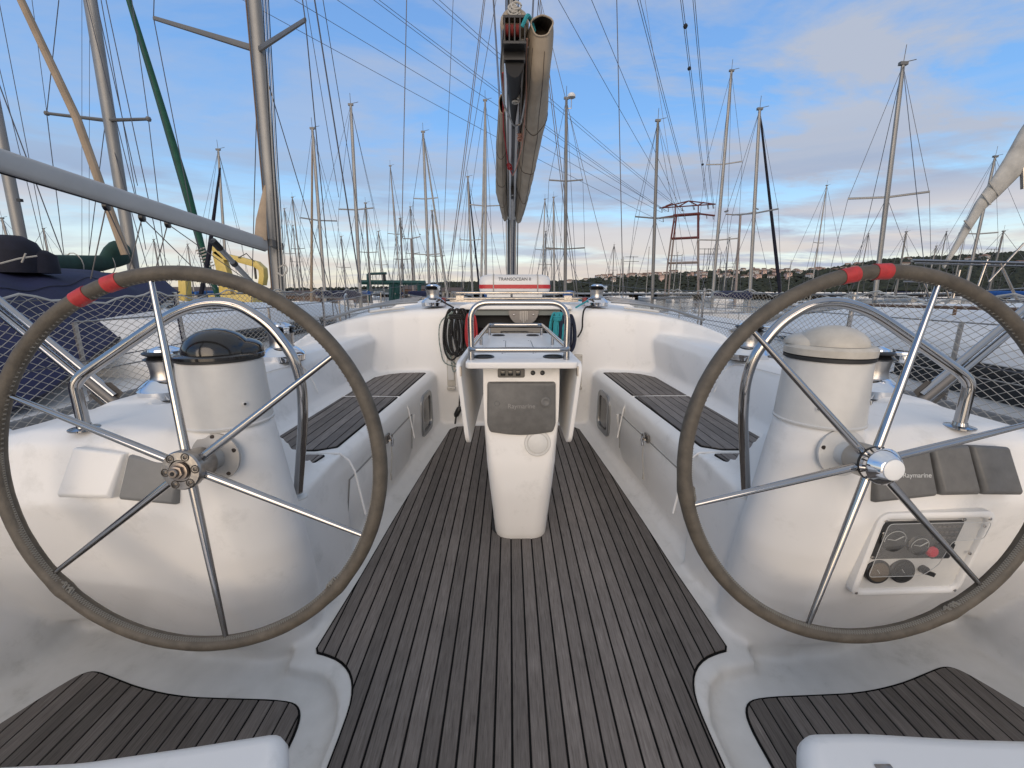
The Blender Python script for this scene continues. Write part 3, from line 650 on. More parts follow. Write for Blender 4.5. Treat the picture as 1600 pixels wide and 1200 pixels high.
for k in range(6): b.tube(arc(bp(-.03, .0+random.uniform(-.02, .02), .125+.012*k), (1, 0, 0), (bd*.4+bu).normalized(), .025+.004*(k % 3), 0, 340, 12), .007, 6)
b.build('halyard_knot', WIREL, boom)
rope([bp(-.05, .05, .04), bp(-.08, .085, .10), bp(.0, .11, .12), bp(.05, .14, .08)], .013, TEAL, boom)
b = MB(); b.lathe([(.02, -.02), (.045, -.018), (.045, .018), (.02, .02)], bp(2.55, .0, -.21), (1, 0, 0), 18); b.obox(bp(2.5, 0, -.17), (1, 0, 0), bu, bd, .02, .05, .03); b.build('vang_block', BLACK, boom)
b = MB(); b.tube([bp(2.5, 0, -.2), (0, 7.30, 1.32)], .02, 10); b.build('vang', STEELD, yacht)
for k in range(6):
    xo = (-.085, -.05, -.02, .03, .055, .09)[k]
    rope([(xo, 7.33, 1.25), (xo*1.1, 7.34, 2.2), (xo*1.05, 7.36, 6), (xo*.8, 7.38, 15)], .009, (WIREL, BLKR, WIREL, NAVR, WIREL, BLKR)[k], yacht, 'halyard')
b = MB(); b.lathe([(.085, 0), (.07, .03), (.075, .1)], (0, 7.42, 1.14)); b.build('mast_collar', STEELD, yacht)
for xo in (-.05, .05):
    b = MB(); b.lathe([(.02, -.02), (.04, -.016), (.04, .016), (.02, .02)], (xo, 7.28, 1.42), (1, 0, 0), 14); b.obox((xo, 7.28, 1.36), (1, 0, 0), (0, 1, 0), (0, 0, 1), .02, .02, .08); b.build('mast_block', BLACK, yacht)
# topping lift and lazy jacks running up out of the picture
for (a, u, v), e in (((.05, -.06, .1), (-.05, 7.4, 15)), ((1.4, .15, .2), (.5, 7.3, 9)), ((2.6, .15, .2), (.5, 7.3, 9)), ((1.8, .2, .15), (.6, 7.3, 9.5)), ((1.4, -.12, .2), (-.5, 7.3, 9)), ((2.8, -.12, .2), (-.5, 7.3, 9))):
    rope([bp(a, u, v), e], .005, WIRE, yacht, 'lazy_jack')
# stainless arches over the mast foot
for r_, h_, y in ((.16, .30, 6.6), (.10, .16, 6.4)):
    b = MB(); b.tube(fillet([(-r_, y, 1.12), (-r_, y, 1.14+h_), (r_, y, 1.14+h_), (r_, y, 1.12)], .1, 6), .014, 8); b.build('mast_guard', STEEL, yacht)
# traveller rails across the coachroof
b = MB(); b.tube([(-.62, 4.25, 1.225), (.62, 4.25, 1.225)], .011, 10); 
for x in (-.6, -.02, .6): b.tube([(x, 4.25, 1.14), (x, 4.25, 1.225)], .011, 8)
b.build('deck_rail', STEEL, yacht)
b = MB(); b.tube([(-.86, 3.95, 1.175), (.86, 3.95, 1.175)], .011, 10); b.box((-.6, 3.96, 1.14), (.6, 3.99, 1.165))
for x in (-.5, .5): b.obox((x, 3.95, 1.18), (1, 0, 0), (0, 1, 0), (0, 0, 1), .035, .02, .02)
b.build('traveller', STEELD, yacht)
for s in (-1, 1):
    for k in range(5):
        b = MB(); b.box((s*.64+k*.035*s-.012, 3.80, 1.125), (s*.64+k*.035*s+.012, 3.92, 1.185)); b.build('rope_clutch', BLACK if k % 2 else mat('dark red clutch', (.25, .02, .02), .4), yacht, bevel=.003)
    rope([(s*.50, 3.45, 1.11), (s*.62, 3.6, 1.16), (s*.7, 3.9, 1.15), (s*.5, 4.3, 1.16)], .008, BLKR if s < 0 else TEAL, yacht, 'halyard_tail')
# ================================================================== steering wheels
WN = Vector((0, -math.cos(R(6.6)), -math.sin(R(6.6)))) * 1.0          # face of the wheel looks aft, top leaning forward
WN = Vector((0, -math.cos(R(6.6)), math.sin(R(6.6))))
def make_wheel(cx, base_ang, lab, kind, marks, knots):
    C0 = Vector((cx, .918, .836+(.008 if cx > 0 else 0))); u = Vector((1, 0, 0)); v = WN.cross(u); v = -v if v.z < 0 else v
    t = thing('steering_wheel', lab, 'steering wheel', group='yacht steering wheels')
    def P(r, a, n=0.0): return C0+u*r*math.cos(R(a))+v*r*math.sin(R(a))+WN*n
    RM, rr = (.447 if cx < 0 else .4425), .0166
    pts = [P(RM, 360*k/160) for k in range(160)]
    rs = [rr*(1+.016*math.sin(k*.9)*math.sin(k*.23)+.008*math.sin(k*2.3)) for k in range(160)]
    for ka in knots:
        for k in range(160):
            d = abs((k*360/160-ka+180) % 360-180)
            if d < 4: rs[k] *= 1+.16*(1-d/4)
    b = MB(); b.tube(pts, rs, 16, closed=True); rim = b.build('rim_cover', COVER, t)
    # lacing along the inner seam
    b = MB()
    for k in range(0, 460):
        a = 360*k/460
        if 25 < a < 175: 
            if k % 2: continue
        q = 360/460*.5; off = .0045 if a < 200 or a > 340 else .0075
        r0 = RM-rr*.97
        b.tube([P(r0+.001, a-q, off*.3), P(r0-.0012, a, .0035), P(r0+.0035, a+q, off+.004)], .0010, 4)
        b.tube([P(r0+.0035, a-q, off+.004), P(r0-.0012, a, .0035), P(r0+.001, a+q, off*.3)], .0010, 4)
    b.build('lacing', THREAD, rim, kind='stuff')
    for ka in knots:
        b = MB()
        for k in range(9):
            a = ka+random.uniform(-2.2, 2.2); b.tube([P(RM-rr*1.05, a, .008), P(RM-rr*1.3, a+.9, .003), P(RM-rr*.9, a+1.6, .012)], .0016, 5)
        b.build('lacing_knot', THREAD, rim)
    for ma in marks:
        b = MB()
        for q in (-1.4, -.45, .5, 1.3):
            b.tube([P(RM, ma+q-.85), P(RM, ma+q+.85)], rr*(1.07+.02*random.random()), 18, up=tuple(WN))
        b.build('red_tape', RED, t)
    hub_n = .008
    for k in range(6):
        a = base_ang+60*k
        L0, L1 = .030, RM-rr*.85
        b = MB(); m = 8
        b.tube([P(L0+(L1-L0)*i/m, a, .004-.004*(i/m)) for i in range(m+1)], [.0100-.0042*(i/m)**1.3 for i in range(m+1)], 12)
        b.build('spoke', STEEL, t)
    # hub, shaft, deck flange
    b = MB(); b.lathe([(.062, -.090), (.062, -.083), (.050, -.080), (.030, -.076), (.028, -.045), (.030, -.04)], C0, WN, 32); fl = b.build('shaft_flange', WPL if kind == 'dome' else mat('dull white flange', (.42, .40, .37), .4, .2), t)
    for k in range(5):
        b = MB(); b.lathe([(.0055, 0), (.0055, .0025), (.002, .003)], P(.053, 20+72*k, -.0825), WN, 10); b.build('flange_screw', mat('dark screw', (.05, .04, .035), .5, .5), fl)
    b = MB(); b.lathe([(.034, -.045), (.040, -.035), (.040, .012), (.034, .016), (.012, .018)], C0, WN, 36); hb = b.build('hub', STEELD if kind != 'dome' else mat('aged hub', (.40, .38, .35), .35, .6), t)
    if kind == 'dome':
        b = MB(); b.lathe([(.034, .008), (.041, .010), (.041, .014), (.034, .016)], C0, WN, 36); b.build('rubber_ring', RUB, hb)
        b = MB(); b.lathe([(.040, .016), (.041, .020), (.041, .034), (.043, .037), (.0415, .041), (.030, .056), (.0245, .060)], C0, WN, 40); b.build('chrome_cap', CHROME, hb)
        b = MB(); b.lathe([(.0235, .0602), (.0235, .0625), (.021, .064)], C0, WN, 32); b.build('cap_disc', mat('white disc', (.78, .77, .74), .3), hb)
        for k in range(18):
            b = MB(); b.lathe([(.0022, 0), (.0022, .002)], P(.041, k*20, .023+.006*(k % 2)), (P(1, k*20)-C0), 6); b.build('grub_screw', BLACK, hb)
    else:
        b = MB(); b.lathe([(.043, .010), (.046, .014), (.046, .026), (.043, .030), (.026, .031), (.024, .0285)], C0, WN, 36); b.build('hub_plate', STEELD, hb)
        for k in range(6):
            c_ = P(.0345, base_ang+30+60*k, .0305)
            b = MB(); b.tube(arc(c_, u, v, .0085, 0, 360, 14)[:-1], .0016, 6, closed=True); b.lathe([(.0055, -.001), (.0055, .0008), (.003, .0018)], c_, WN, 8); b.build('hub_bolt', mat('dark bolt', (.10, .09, .08), .4, .8), hb)
        b = MB(); b.lathe([(.021, .031), (.021, .037), (.016, .038)], C0, WN, 28); b.lathe([(.016, .038), (.016, .045), (.013, .046)], C0, WN, 6); b.lathe([(.0105, .045), (.0105, .051), (.009, .053)], C0, WN, 16); b.build('shaft_nut', ROCK, hb)
        b = MB(); b.lathe([(.0048, .0525), (.0048, .0538)], C0, WN, 12); b.build('shaft_hole', DARK, hb)
    rebase(t, C0)
    return t
make_wheel(-.795, 97, 'left steering wheel, grey cover, bare bolted hub with a bronze nut at its centre', 'nut', (107.8, 118), (222, 318))
make_wheel(.813, 74, 'right steering wheel, grey cover, shiny chrome hub cap with a white disc', 'dome', (92, 101.5), (301, 189))
# ================================================================== compass binnacles
def binnacle(s, lab, domem, seal):
    c = Vector((.815*s, 1.105, .893))
    t = thing('compass_binnacle', lab, 'compass', group='compass binnacles beside the wheels')
    b = MB(); b.lathe([(.108, 0), (.109, .005), (.106, .008), (.102, .09), (.0985, .168), (.095, .172)], c, n=48); body = b.build('binnacle_body', WPL, t)
    b = MB(); b.lathe([(.096, .170), (.1025, .173), (.1025, .181), (.096, .183)], c, n=48); b.build('seal_ring', RUB, t)
    z0 = .183
    b = MB()
    if domem is BEIGE: b.lathe([(.094, z0), (.103, z0+.001), (.104, z0+.018), (.097, z0+.026), (.08, z0+.027)], c, n=48)
    else: b.lathe([(.094, z0), (.105, z0-.004), (.105, z0+.003), (.097, z0+.008), (.08, z0+.009)], c, n=48)
    zb = z0+(.027 if domem is BEIGE else .008); dh = .050 if domem is BEIGE else .062
    rim_ = b.build('hood_rim', domem, t)
    # smooth half dome, and the taller hood behind it
    b = MB(); pr = [(.080*math.cos(R(a)), zb+dh*math.sin(R(a))) for a in range(0, 90, 8)]+[(.004, zb+dh)]
    b.lathe(pr, c+Vector((-.004*s, -.012, 0)), n=40); b.build('dome', domem, t)
    b = MB(); pr = [(.080*math.cos(R(a)), zb+dh*.62*math.sin(R(a))**.8) for a in range(0, 90, 10)]+[(.004, zb+dh*.62)]
    b.lathe(pr, c+Vector((.020*(1 if s < 0 else -1), .016, -.001)), n=36); b.build('hood', domem, t)
    for a, z in ((-128, .052), (-35, .062)):
        p = c+Vector((math.cos(R(a))*.1045, math.sin(R(a))*.1045, z)); d = Vector((math.cos(R(a)), math.sin(R(a)), .05))
        b = MB(); b.lathe([(.0065, 0), (.0065, .002), (.004, .0025)], p, d, 12); sc = b.build('screw_recess', WPL, t)
        b = MB(); b.lathe([(.0035, 0), (.0035, .0012)], p+d*.0025, d, 8); b.build('screw', RUB, sc)
    rebase(t, c); return t
binnacle(-1, 'compass binnacle with a glossy black dome, behind the left wheel', BLKG, RUB)
binnacle(1, 'compass binnacle with an aged cream dome and black seal, behind the right wheel', BEIGE, RUB)
# ================================================================== grab rails over the binnacles
for s in (-1, 1):
    t = thing('grab_rail', 'bent stainless grab rail arching over the %s compass' % ('black domed' if s < 0 else 'cream domed'), 'grab rail', group='stainless guard rails at the helms')
    pts = [(1.235*s, 1.12, .862), (1.235*s, 1.12, .99), (1.215*s, 1.125, 1.015), (.985*s, 1.15, 1.165), (.93*s, 1.15, 1.192), (.86*s, 1.155, 1.212), (.79*s, 1.16, 1.207), (.715*s, 1.17, 1.155), (.66*s, 1.18, 1.06), (.65*s, 1.19, .98), (.665*s, 1.205, .86), (.735*s, 1.255, .60)]
    b = MB(); b.tube(fillet(pts, .055, 6), .0145, 16); b.build('rail_tube', STEEL, t)
    b = MB(); b.lathe([(.036, 0), (.036, .004), (.018, .007), (.016, .016)], (1.235*s, 1.12, .862), n=24); b.build('foot_flange', STEEL, t)
    b = MB(); b.lathe([(.026, 0), (.026, .005), (.018, .008)], (.735*s, 1.257, .578), n=20); b.build('foot_flange', WPL, t)
    rebase(t, (1.235*s, 1.12, .862))
# ================================================================== instruments on the helm consoles
def dash(x, q):
    """point on the sloping dash: q=0 its lower edge, 1 its upper edge; second return the outward normal"""
    xs = [.96, 1.12, 1.40, 1.56]; y0 = ipl(x, xs, [1.035, 1.030, 1.045, 1.06]); z0 = ipl(x, xs, [.66, .68, .67, .65]); y1 = ipl(x, xs, [1.05, 1.075, 1.09, 1.10]); z1 = ipl(x, xs, [.80, .845, .825, .79])
    return Vector((x, y0+(y1-y0)*q, z0+(z1-z0)*q))
def pod(s, xa, xb, lab, m, word=None, slant=.035):
    t = thing('instrument_cover', lab, 'instrument cover', group='instrument covers on the helm consoles')
    nrm = Vector((0, -.96, .26)).normalized()
    def q(x, z, o): p = dash(x, z); p = p+nrm*(o+.014); p.x *= s; return p
    lo, hi = .16, .93; d = .026
    k = slant
    base = [q(xa+k, lo, -.02), q(xb+k, lo, -.02), q(xb, hi, -.02), q(xa, hi, -.02)]
    mid = [q(xa+k, lo, d*.8), q(xb+k, lo, d*.8), q(xb, hi, d*.55), q(xa, hi, d*.55)]
    top = [q(xa+k+.006, lo+.06, d*1.15), q(xb+k-.006, lo+.06, d*1.15), q(xb-.006, hi-.03, d*.8), q(xa+.006, hi-.03, d*.8)]
    b = MB(); b.loft([base, mid, top]); o = b.build('cover_shell', m, t, bevel=.005, seg=3, angle=60)
    if word:
        c = (top[0]+top[1]+top[2]+top[3])/4+nrm*.0005+(top[3]-top[0])*.06+Vector((.030, 0, 0))
        text('lettering', word, .018, frame_m(c, Vector((1, 0, 0)), (top[3]-top[0])), mat('pale lettering', (.62, .62, .60), .5), t)
    rebase(t, sum(base, Vector())/4)
pod(-1, .900, 1.045, 'grey square instrument cover beside the left wheel hub', GREYL, slant=.02)
pod(-1, 1.055, 1.20, 'white square instrument cover, outermost on the left console', GEL, slant=.03)
pod(1, .915, 1.075, 'grey instrument cover with a white maker name, next to the right wheel hub', GREY, 'Raymarine', slant=.012)
pod(1, 1.083, 1.19, 'plain grey instrument cover, middle one of the three on the right console', GREY, slant=.016)
pod(1, 1.198, 1.31, 'plain grey instrument cover, outermost of the three on the right console', GREY, slant=.02)
# engine panel behind a clear flap, right console
t = thing('engine_panel', 'recessed engine panel with dark gauges and red button behind a clear flap', 'engine panel')
def ep(px_, pz_, o=0.0):
    """panel plane on the console's after face; px_ to the right, pz_ up, in metres from its centre"""
    return Vector((1.118+px_*.93, 1.037-o+.06*(px_+.1)*.5-pz_*.16, .512+pz_*1.1))
def eprr(w, h, r, o, cx=0, cz=0): return [ep(cx+a, cz+c, o) for a, c in rrect(w, h, r, 5)]
b = MB(); b.loft([eprr(.355, .265, .03, -.03), eprr(.355, .265, .03, .006), eprr(.345, .255, .028, .010), eprr(.325, .235, .022, .010), eprr(.315, .225, .02, .004), eprr(.315, .225, .02, -.03)], cap=False); b.build('panel_frame', GEL, t, angle=50)
b = MB(); b.loft([eprr(.335, .245, .02, -.03), eprr(.335, .245, .02, -.001)]); b.build('panel_back', WPL, t)
b = MB(); b.loft([eprr(.245, .115, .008, -.01, -.030, .047), eprr(.245, .115, .008, .004, -.030, .047)]); gb = b.build('gauge_board', mat('dark gauge board', (.045, .045, .045), .4, noise=(20, .3)), t)
for cx, cz, r_ in ((-.110, .055, .036), (-.025, .035, .030)):
    b = MB(); b.lathe([(r_, 0), (r_, .006), (r_*.88, .008)], ep(cx, cz, .004), (0, -1, .1), 28); g = b.build('gauge', mat('gauge ring', (.03, .03, .03), .25), gb)
    b = MB(); b.tube([ep(cx, cz, .0135), ep(cx+r_*.6, cz+.012, .0135)], .0013, 5); b.tube([ep(cx, cz, .0135), ep(cx-r_*.7, cz+.004, .0135)], .0009, 5); b.tube(arc(ep(cx, cz, .0127), (1, 0, 0), (0, -.1, 1), r_*.8, -40, 220, 18), .0008, 4); b.build('needle', mat('pale needle', (.5, .5, .46), .5), gb)
b = MB(); b.box((0, 0, 0), (.085, .0, .001)); 
b = MB()
for i in range(5):
    for j in range(3):
        c_ = ep(.020+i*.015, .088-j*.017, .0045); b.obox(c_, (1, 0, 0), (0, -.16, 1), (0, -1, 0), .005, .003, .001)
b.build('indicator_lamp', mat('dim lamp', (.11, .10, .09), .3), gb)
b = MB(); b.lathe([(.016, 0), (.016, .006), (.012, .010), (.005, .011)], ep(.028, .012, .004), (0, -1, .1), 24); b.build('red_button', mat('red button', (.55, .03, .05), .35), t)
b = MB(); b.loft([eprr(.06, .045, .004, .0, .062, .012), eprr(.06, .045, .004, .008, .062, .012)]); b.build('key_plate', BLACK, t)
for cx, m_ in ((-.118, mat('brown gauge face', (.10, .075, .05), .3)), (-.040, mat('black gauge face', (.02, .02, .02), .2))):
    b = MB(); b.lathe([(.036, 0), (.036, .010), (.033, .013), (.029, .012)], ep(cx, -.050, -.001), (0, -1, .1), 32); g = b.build('round_gauge', BLACK, t)
    b = MB(); b.lathe([(.0285, .008), (.0285, .0132)], ep(cx, -.050, -.001), (0, -1, .1), 28); b.build('gauge_face', m_, g)
    b = MB(); b.tube([ep(cx, -.05, .0145), ep(cx-.012, -.038, .0145)], .001, 4); b.build('needle', mat('pale needle', (.5, .5, .46), .5), g)
b = MB(); b.lathe([(.012, 0), (.012, .012), (.006, .013)], ep(.030, -.048, 0), (0, -1, .1), 16); b.obox(ep(.040, -.053, .015), (1, 0, -.35), (.35, 0, 1), (0, -1, 0), .016, .006, .003); b.build('ignition_key', BLACK, t)
gl = bpy.data.materials.new('clear scratched acrylic'); gl.use_nodes = True; g_ = gl.node_tree; bs = g_.nodes['Principled BSDF']
bs.inputs['Base Color'].default_value = (.9, .9, .88, 1); bs.inputs['Roughness'].default_value = .08; bs.inputs['Alpha'].default_value = .07; bs.inputs['Specular IOR Level'].default_value = .6
b = MB(); fl = [(-.155, .108), (.150, .108), (.150, -.02), (.11, .045), (.062, .045), (.052, -.025), (.02, -.052), (-.155, -.052)]
P = [(a, c) for a, c in [(p.x, p.y) for p in fillet([Vector((a, c, 0)) for a, c in [(-.155, .108), (.155, .108), (.155, .055), (.128, .055), (.062, .052), (.052, -.025), (.015, -.058), (-.155, -.058)]], .014, 4, closed=True)]]
b.loft([[ep(a, c, .0165) for a, c in P], [ep(a, c, .0185) for a, c in P]]); fo = b.build('clear_flap', gl, t, smooth=False)
b = MB(); b.tube([ep(a, c, .0185) for a, c in P], .0009, 5, closed=True); b.build('flap_edge', mat('flap edge', (.5, .5, .48), .3), fo)
for a, c in ((-.158, .112), (-.155, .0), (-.150, .075), (-.06, .112), (.08, .112), (.158, .112), (.152, .09), (.148, .005), (-.163, -.118), (.158, -.118)):
    b = MB(); b.lathe([(.0042, 0), (.0042, .0022), (.002, .003)], ep(a, c, .009), (0, -1, .1), 10); b.build('screw', STEELD, t)
rebase(t, ep(0, -.13))
# helm seats at the stern, their forward edges
for s in (-1, 1):
    lab = 'white moulded helm seat corner at the bottom %s of the picture' % ('left' if s < 0 else 'right')
    t = thing('helm_seat', lab, 'helm seat', group='helm seats')
    yy = (.605, .594, .582, .572) if s > 0 else (.603, .578, .552, .54)
    yy = tuple(q+.028 for q in yy)
    dx_ = .035 if s > 0 else 0
    P = [(.385+dx_, -.25), (.405+dx_, .42), (.43+dx_, .565), (.465+dx_, yy[0]-(.012 if s > 0 else 0)), (.62, yy[1]), (.80, yy[2]), (1.1, yy[3]), (1.6, .53), (1.68, .5), (1.68, -.25)]
    P = [(p.x, p.y) for p in fillet([Vector((a*s, c, 0)) for a, c in P], .03, 4, closed=True)]
    cx = 1.1*s; cy = .15
    def ins(P, d): return [(x+(cx-x)*d/abs(cx-x if abs(cx-x) > .05 else 1) if abs(cx-x) > .05 else x, y+(cy-y)*d/abs(cy-y) if abs(cy-y) > .05 else y) for x, y in P]
    b = MB(); secs = []
    for z, d in ((-.05, .07), (.15, .05), (.35, .012), (.39, .002), (.41, .0), (.428, .006), (.437, .018), (.44, .032)):
        secs.append([(x, y, z) for x, y in offset(P, -d)])
    b.loft(secs); b.build('seat_moulding', GEL, t, angle=70)
    if s > 0:
        b = MB(); b.obox((.60, .548, .4415), (1, 0, 0), (0, 1, 0), (0, 0, 1), .014, .007, .0015); b.build('latch_plate', STEELD, t, bevel=.001)
    rebase(t, (1.1*s, .2, 0))
# ================================================================== cockpit table
t = thing('cockpit_table', 'white folding cockpit table on moulded pedestal, both leaves down, stainless rails on top', 'table')
TX = .012; TY0, TY1, TZ = 1.80, 3.10, .935
def body():
    secs = []; n = 40
    for z, hw, y0, y1, r in ((.02, .122, 1.865, 2.22, .07), (.04, .128, 1.85, 2.24, .075), (.16, .139, 1.838, 2.27, .08), (.30, .153, 1.825, 2.32, .08), (.44, .165, 1.818, 2.40, .075), (.52, .169, 1.822, 2.48, .07), (.60, .173, 1.824, 2.56, .06), (.66, .175, 1.826, 2.60, .05), (.72, .176, 1.83, 2.62, .045), (.78, .176, 1.834, 2.64, .04), (.84, .176, 1.838, 2.66, .04), (.915, .176, 1.842, 2.70, .04)):
        cy = (y0+y1)/2; P = rrect(2*hw, y1-y0, r, 9)
        ring = []
        for x, y in P:
            y += cy
            lim = 1.835+max(0, (z-.40))*.115          # the scooped upper face
            if z > .34:
                cut = 1.812+(z-.30)*.13
                y = max(y, cut)
            ring.append((TX+x, y, z))
        secs.append(ring)
    return secs
def face_y(z): return 1.812+(z-.30)*.13
b = MB(); S = body(); fine = []
for i in range(len(S)-1):
    for k in range(4):
        f = k/4; fine.append([tuple(Vector(a).lerp(Vector(c), f)) for a, c in zip(S[i], S[i+1])])
fine.append(S[-1])
b.loft(fine); ped = b.build('pedestal', GEL, t, angle=50)
b = MB(); P = [(x*1.03, y*1.03+2.06) for x, y in rrect(.265, .37, .08, 6)]; b.prism(P, .03, .048); b.build('pedestal_gasket', RUB, t)
b = MB(); P = [(x+TX, y+(TY0+TY1)/2) for x, y in rrect(.50, TY1-TY0, .025, 4)]; b.prism(P, TZ-.028, TZ); top = b.build('tabletop', GEL, t, bevel=.004, seg=3)
for s in (-1, 1):
    x0 = .262*s
    q = fillet([Vector((0, TY0, TZ-.006)), Vector((0, TY1, TZ-.006)), Vector((0, TY1, TZ-.40)), Vector((0, TY0+.03, TZ-.40))], .07, 6, closed=True)
    q = [p for p in q]
    # leaning a little inward towards the foot
    b = MB(); f = lambda p, o: Vector((x0+o*s-s*(TZ-p.z)*.09, p.y, p.z)); b.loft([[f(p, 0) for p in q], [f(p, .02) for p in q]]); lf = b.build('table_leaf', GEL, t, bevel=.004, seg=2)
    b = MB(); b.obox((x0-.004*s, TY0+.012, TZ-.04), (0, 1, 0), (0, 0, 1), (1, 0, 0), .012, .022, .003); b.build('hinge', STEELD, lf)
    # cup holders
for x, y in ((-.165, 1.95), (.165, 1.95), (-.12, 2.93), (.12, 2.93)):
    r_ = .046 if y < 2 else .040
    b = MB(); b.tube([(x+r_*math.cos(a), y+r_*math.sin(a), TZ+.002) for a in (2*math.pi*k/28 for k in range(28))], .005, 6, closed=True); cu = b.build('cup_holder', BLACK, t)
    b = MB(); b.lathe([(r_-.002, 0), (r_-.002, .0015)], (x, y, TZ), n=28); b.build('cup_well', DARK, cu)
for s in (-1, 1):
    b = MB(); b.box((TX+s*.078-.0015, 2.08, TZ+.0002), (TX+s*.078+.0015, 2.62, TZ+.0012)); sl = b.build('lid_slot', mat('lid seam', (.10, .10, .10), .5), t)
    for yy in (2.08, 2.62):
        b = MB(); b.lathe([(.005, 0), (.005, .001)], (s*.078, yy, TZ), n=10); b.build('slot_end', RUB, sl)
# rail round the top and the tall arch
rz = TZ+.05; xr, yn, yf = .222, 1.84, 3.00
b = MB(); loop = fillet([Vector((-xr, yn, rz)), Vector((xr, yn, rz)), Vector((.19, yf, rz+.02)), Vector((-.19, yf, rz+.02))], .05, 8, closed=True); b.tube(loop, .0125, 14, closed=True); b.build('fiddle_rail', STEEL, t)
for x, y in ((-xr+.004, yn+.035), (xr-.004, yn+.035), (-.208, 2.42), (.208, 2.42), (-.185, yf-.03), (.185, yf-.03)):
    b = MB(); b.tube([(x, y, TZ), (x, y, rz)], .0095 if y > 2 else .0125, 12); b.build('rail_post', STEEL, t)
b = MB(); b.tube(fillet([(-.216, yn+.045, TZ), (-.218, yn+.045, 1.190), (.218, yn+.045, 1.190), (.216, yn+.045, TZ)], .085, 10), .0135, 16); b.build('table_arch', STEEL, t)
# small electrics and the instrument cover on the pedestal
def pf(x, z, o=0): return Vector((TX+x, face_y(z)-o, z))
b = MB(); P = [pf(-.047+a, .872+c, -.01) for a, c in rrect(.125, .042, .008, 4)]; Q = [p+Vector((0, -.014, 0)) for p in P]; b.loft([P, Q]); sw = b.build('switch_panel', BLACK, t)
for k in range(3):
    b = MB(); b.obox(pf(-.085+k*.035, .872, .007), (1, 0, 0), (0, 0, 1), (0, 1, 0), .011, .012, .003); b.build('switch', BLKG, sw, bevel=.002)
for x in (.053, .097):
    b = MB(); b.lathe([(.011, 0), (.011, .004), (.0075, .005), (.0075, .016), (.006, .017)], pf(x, .872), (0, -1, .1), 18); b.build('socket_cap', BLACK, t)
def slab(w0, w1, z0, z1, o, r): 
    P = []
    for x, zz in [(-w1/2, z1), (w1/2, z1), (w0/2+.003, z0+.05), (w0/2-.01, z0+.012), (w0*.2, z0), (0, z0-.003), (-w0*.2, z0), (-w0/2+.01, z0+.012), (-w0/2-.003, z0+.05)]: P.append(Vector((x, 0, zz)))
    return [pf(p.x, p.z, o) for p in fillet(P, r, 5, closed=True)]
b = MB(); b.loft([slab(.312, .314, .590, .832, -.01, .012), slab(.312, .314, .590, .832, .013, .012), slab(.298, .300, .598, .824, .019, .012)]); cv = b.build('plotter_cover', GREY, t, angle=50)
text('lettering', 'Raymarine', .030, frame_m(pf(.0, .722, .0196), (1, 0, 0), (0, .13, 1)), mat('worn lettering', (.26, .25, .24), .6), cv)
b = MB(); b.lathe([(.026, 0), (.024, .006), (.016, .009), (.008, .006), (.003, .006)], pf(.112, .742, .018), (0, -1, .13), 28); b.build('cover_dimple', GREY, cv)
b = MB(); b.lathe([(.014, 0), (.010, .003), (.003, .003)], pf(-.112, .735, .018), (0, -1, .13), 20); b.build('cover_dimple', GREY, cv)
hc = Vector((.088, face_y(.545)-.002, .545)); hn = Vector((.02, -1, .14))
b = MB(); b.lathe([(.062, -.02), (.062, .004), (.059, .008), (.050, .009), (.048, .006), (.046, .010), (.030, .014), (.004, .015)], hc, hn, 40); ha = b.build('inspection_hatch', WPL, t)
b = MB(); b.lathe([(.003, 0), (.003, .002)], hc+Vector((.022, -.0125, -.028)), hn, 8); b.build('hatch_screw', RUB, ha)
rebase(t, (0, 2.06, .04))
# ================================================================== winches
def winch(c, k, lab, skirt=True, tilt=(0, 0, 1)):
    t = thing('winch', lab, 'winch', group='self tailing sheet winches')
    c = Vector(c)
    b = MB()
    if skirt: b.lathe([(.098*k, 0), (.100*k, .018*k), (.102*k, .028*k), (.094*k, .040*k), (.066*k, .062*k), (.058*k, .066*k)], c, tilt, 40)
    b.build('winch_skirt', CHROME, t) if skirt else None
    b = MB(); b.lathe([(.096*k, -.004), (.098*k, .0), (.098*k, .022*k)], c, tilt, 40); b.build('winch_base', BLACK if skirt else STEELD, t)
    b = MB(); b.lathe([(.058*k, .064*k), (.053*k, .075*k), (.053*k, .10*k), (.058*k, .132*k)], c, tilt, 36); b.build('winch_drum', mat('brushed drum', (.42, .41, .40), .32, 1, noise=(30, .08)), t)
    b = MB(); b.lathe([(.062*k, .132*k), (.068*k, .138*k), (.050*k, .147*k), (.066*k, .155*k), (.068*k, .160*k), (.060*k, .166*k)], c, tilt, 40); 
    b.build('self_tailer', BLACK, t)
    b = MB(); b.obox(c+Vector((.045*k, -.045*k, .160*k)), (1, -1, 0), (1, 1, 0), (0, 0, 1), .030*k, .014*k, .006*k); b.obox(c+Vector((.058*k, -.058*k, .145*k)), (1, -1, 0), (1, 1, 0), (0, 0, 1), .010*k, .012*k, .016*k); b.build('feeder_arm', CHROME, t, bevel=.002)
    b = MB(); b.lathe([(.052*k, .166*k), (.05*k, .172*k), (.028*k, .180*k), (.022*k, .178*k), (.020*k, .174*k)], c, tilt, 36); b.build('winch_cap', CHROME, t)
    b = MB(); b.lathe([(.016*k, .176*k), (.016*k, .1795*k)], c, tilt, 8); b.build('handle_socket', DARK, t)
    rebase(t, c); return t
winch((-1.285, 2.27, .872), 1.12, 'large chrome winch on the left coaming, the farther of the two there')
winch((1.285, 2.30, .872), 1.12, 'large chrome winch on the right coaming, partly behind the wheel rim')
winch((-1.305, 1.52, .862), 1.0, 'chrome winch on the left coaming close behind the black compass')
winch((1.305, 1.52, .862), 1.0, 'chrome winch on the right coaming, almost hidden behind the cream compass')
winch((-.70, 3.66, 1.118), 1.0, 'chrome and black winch on the cabin top, left of the companionway')
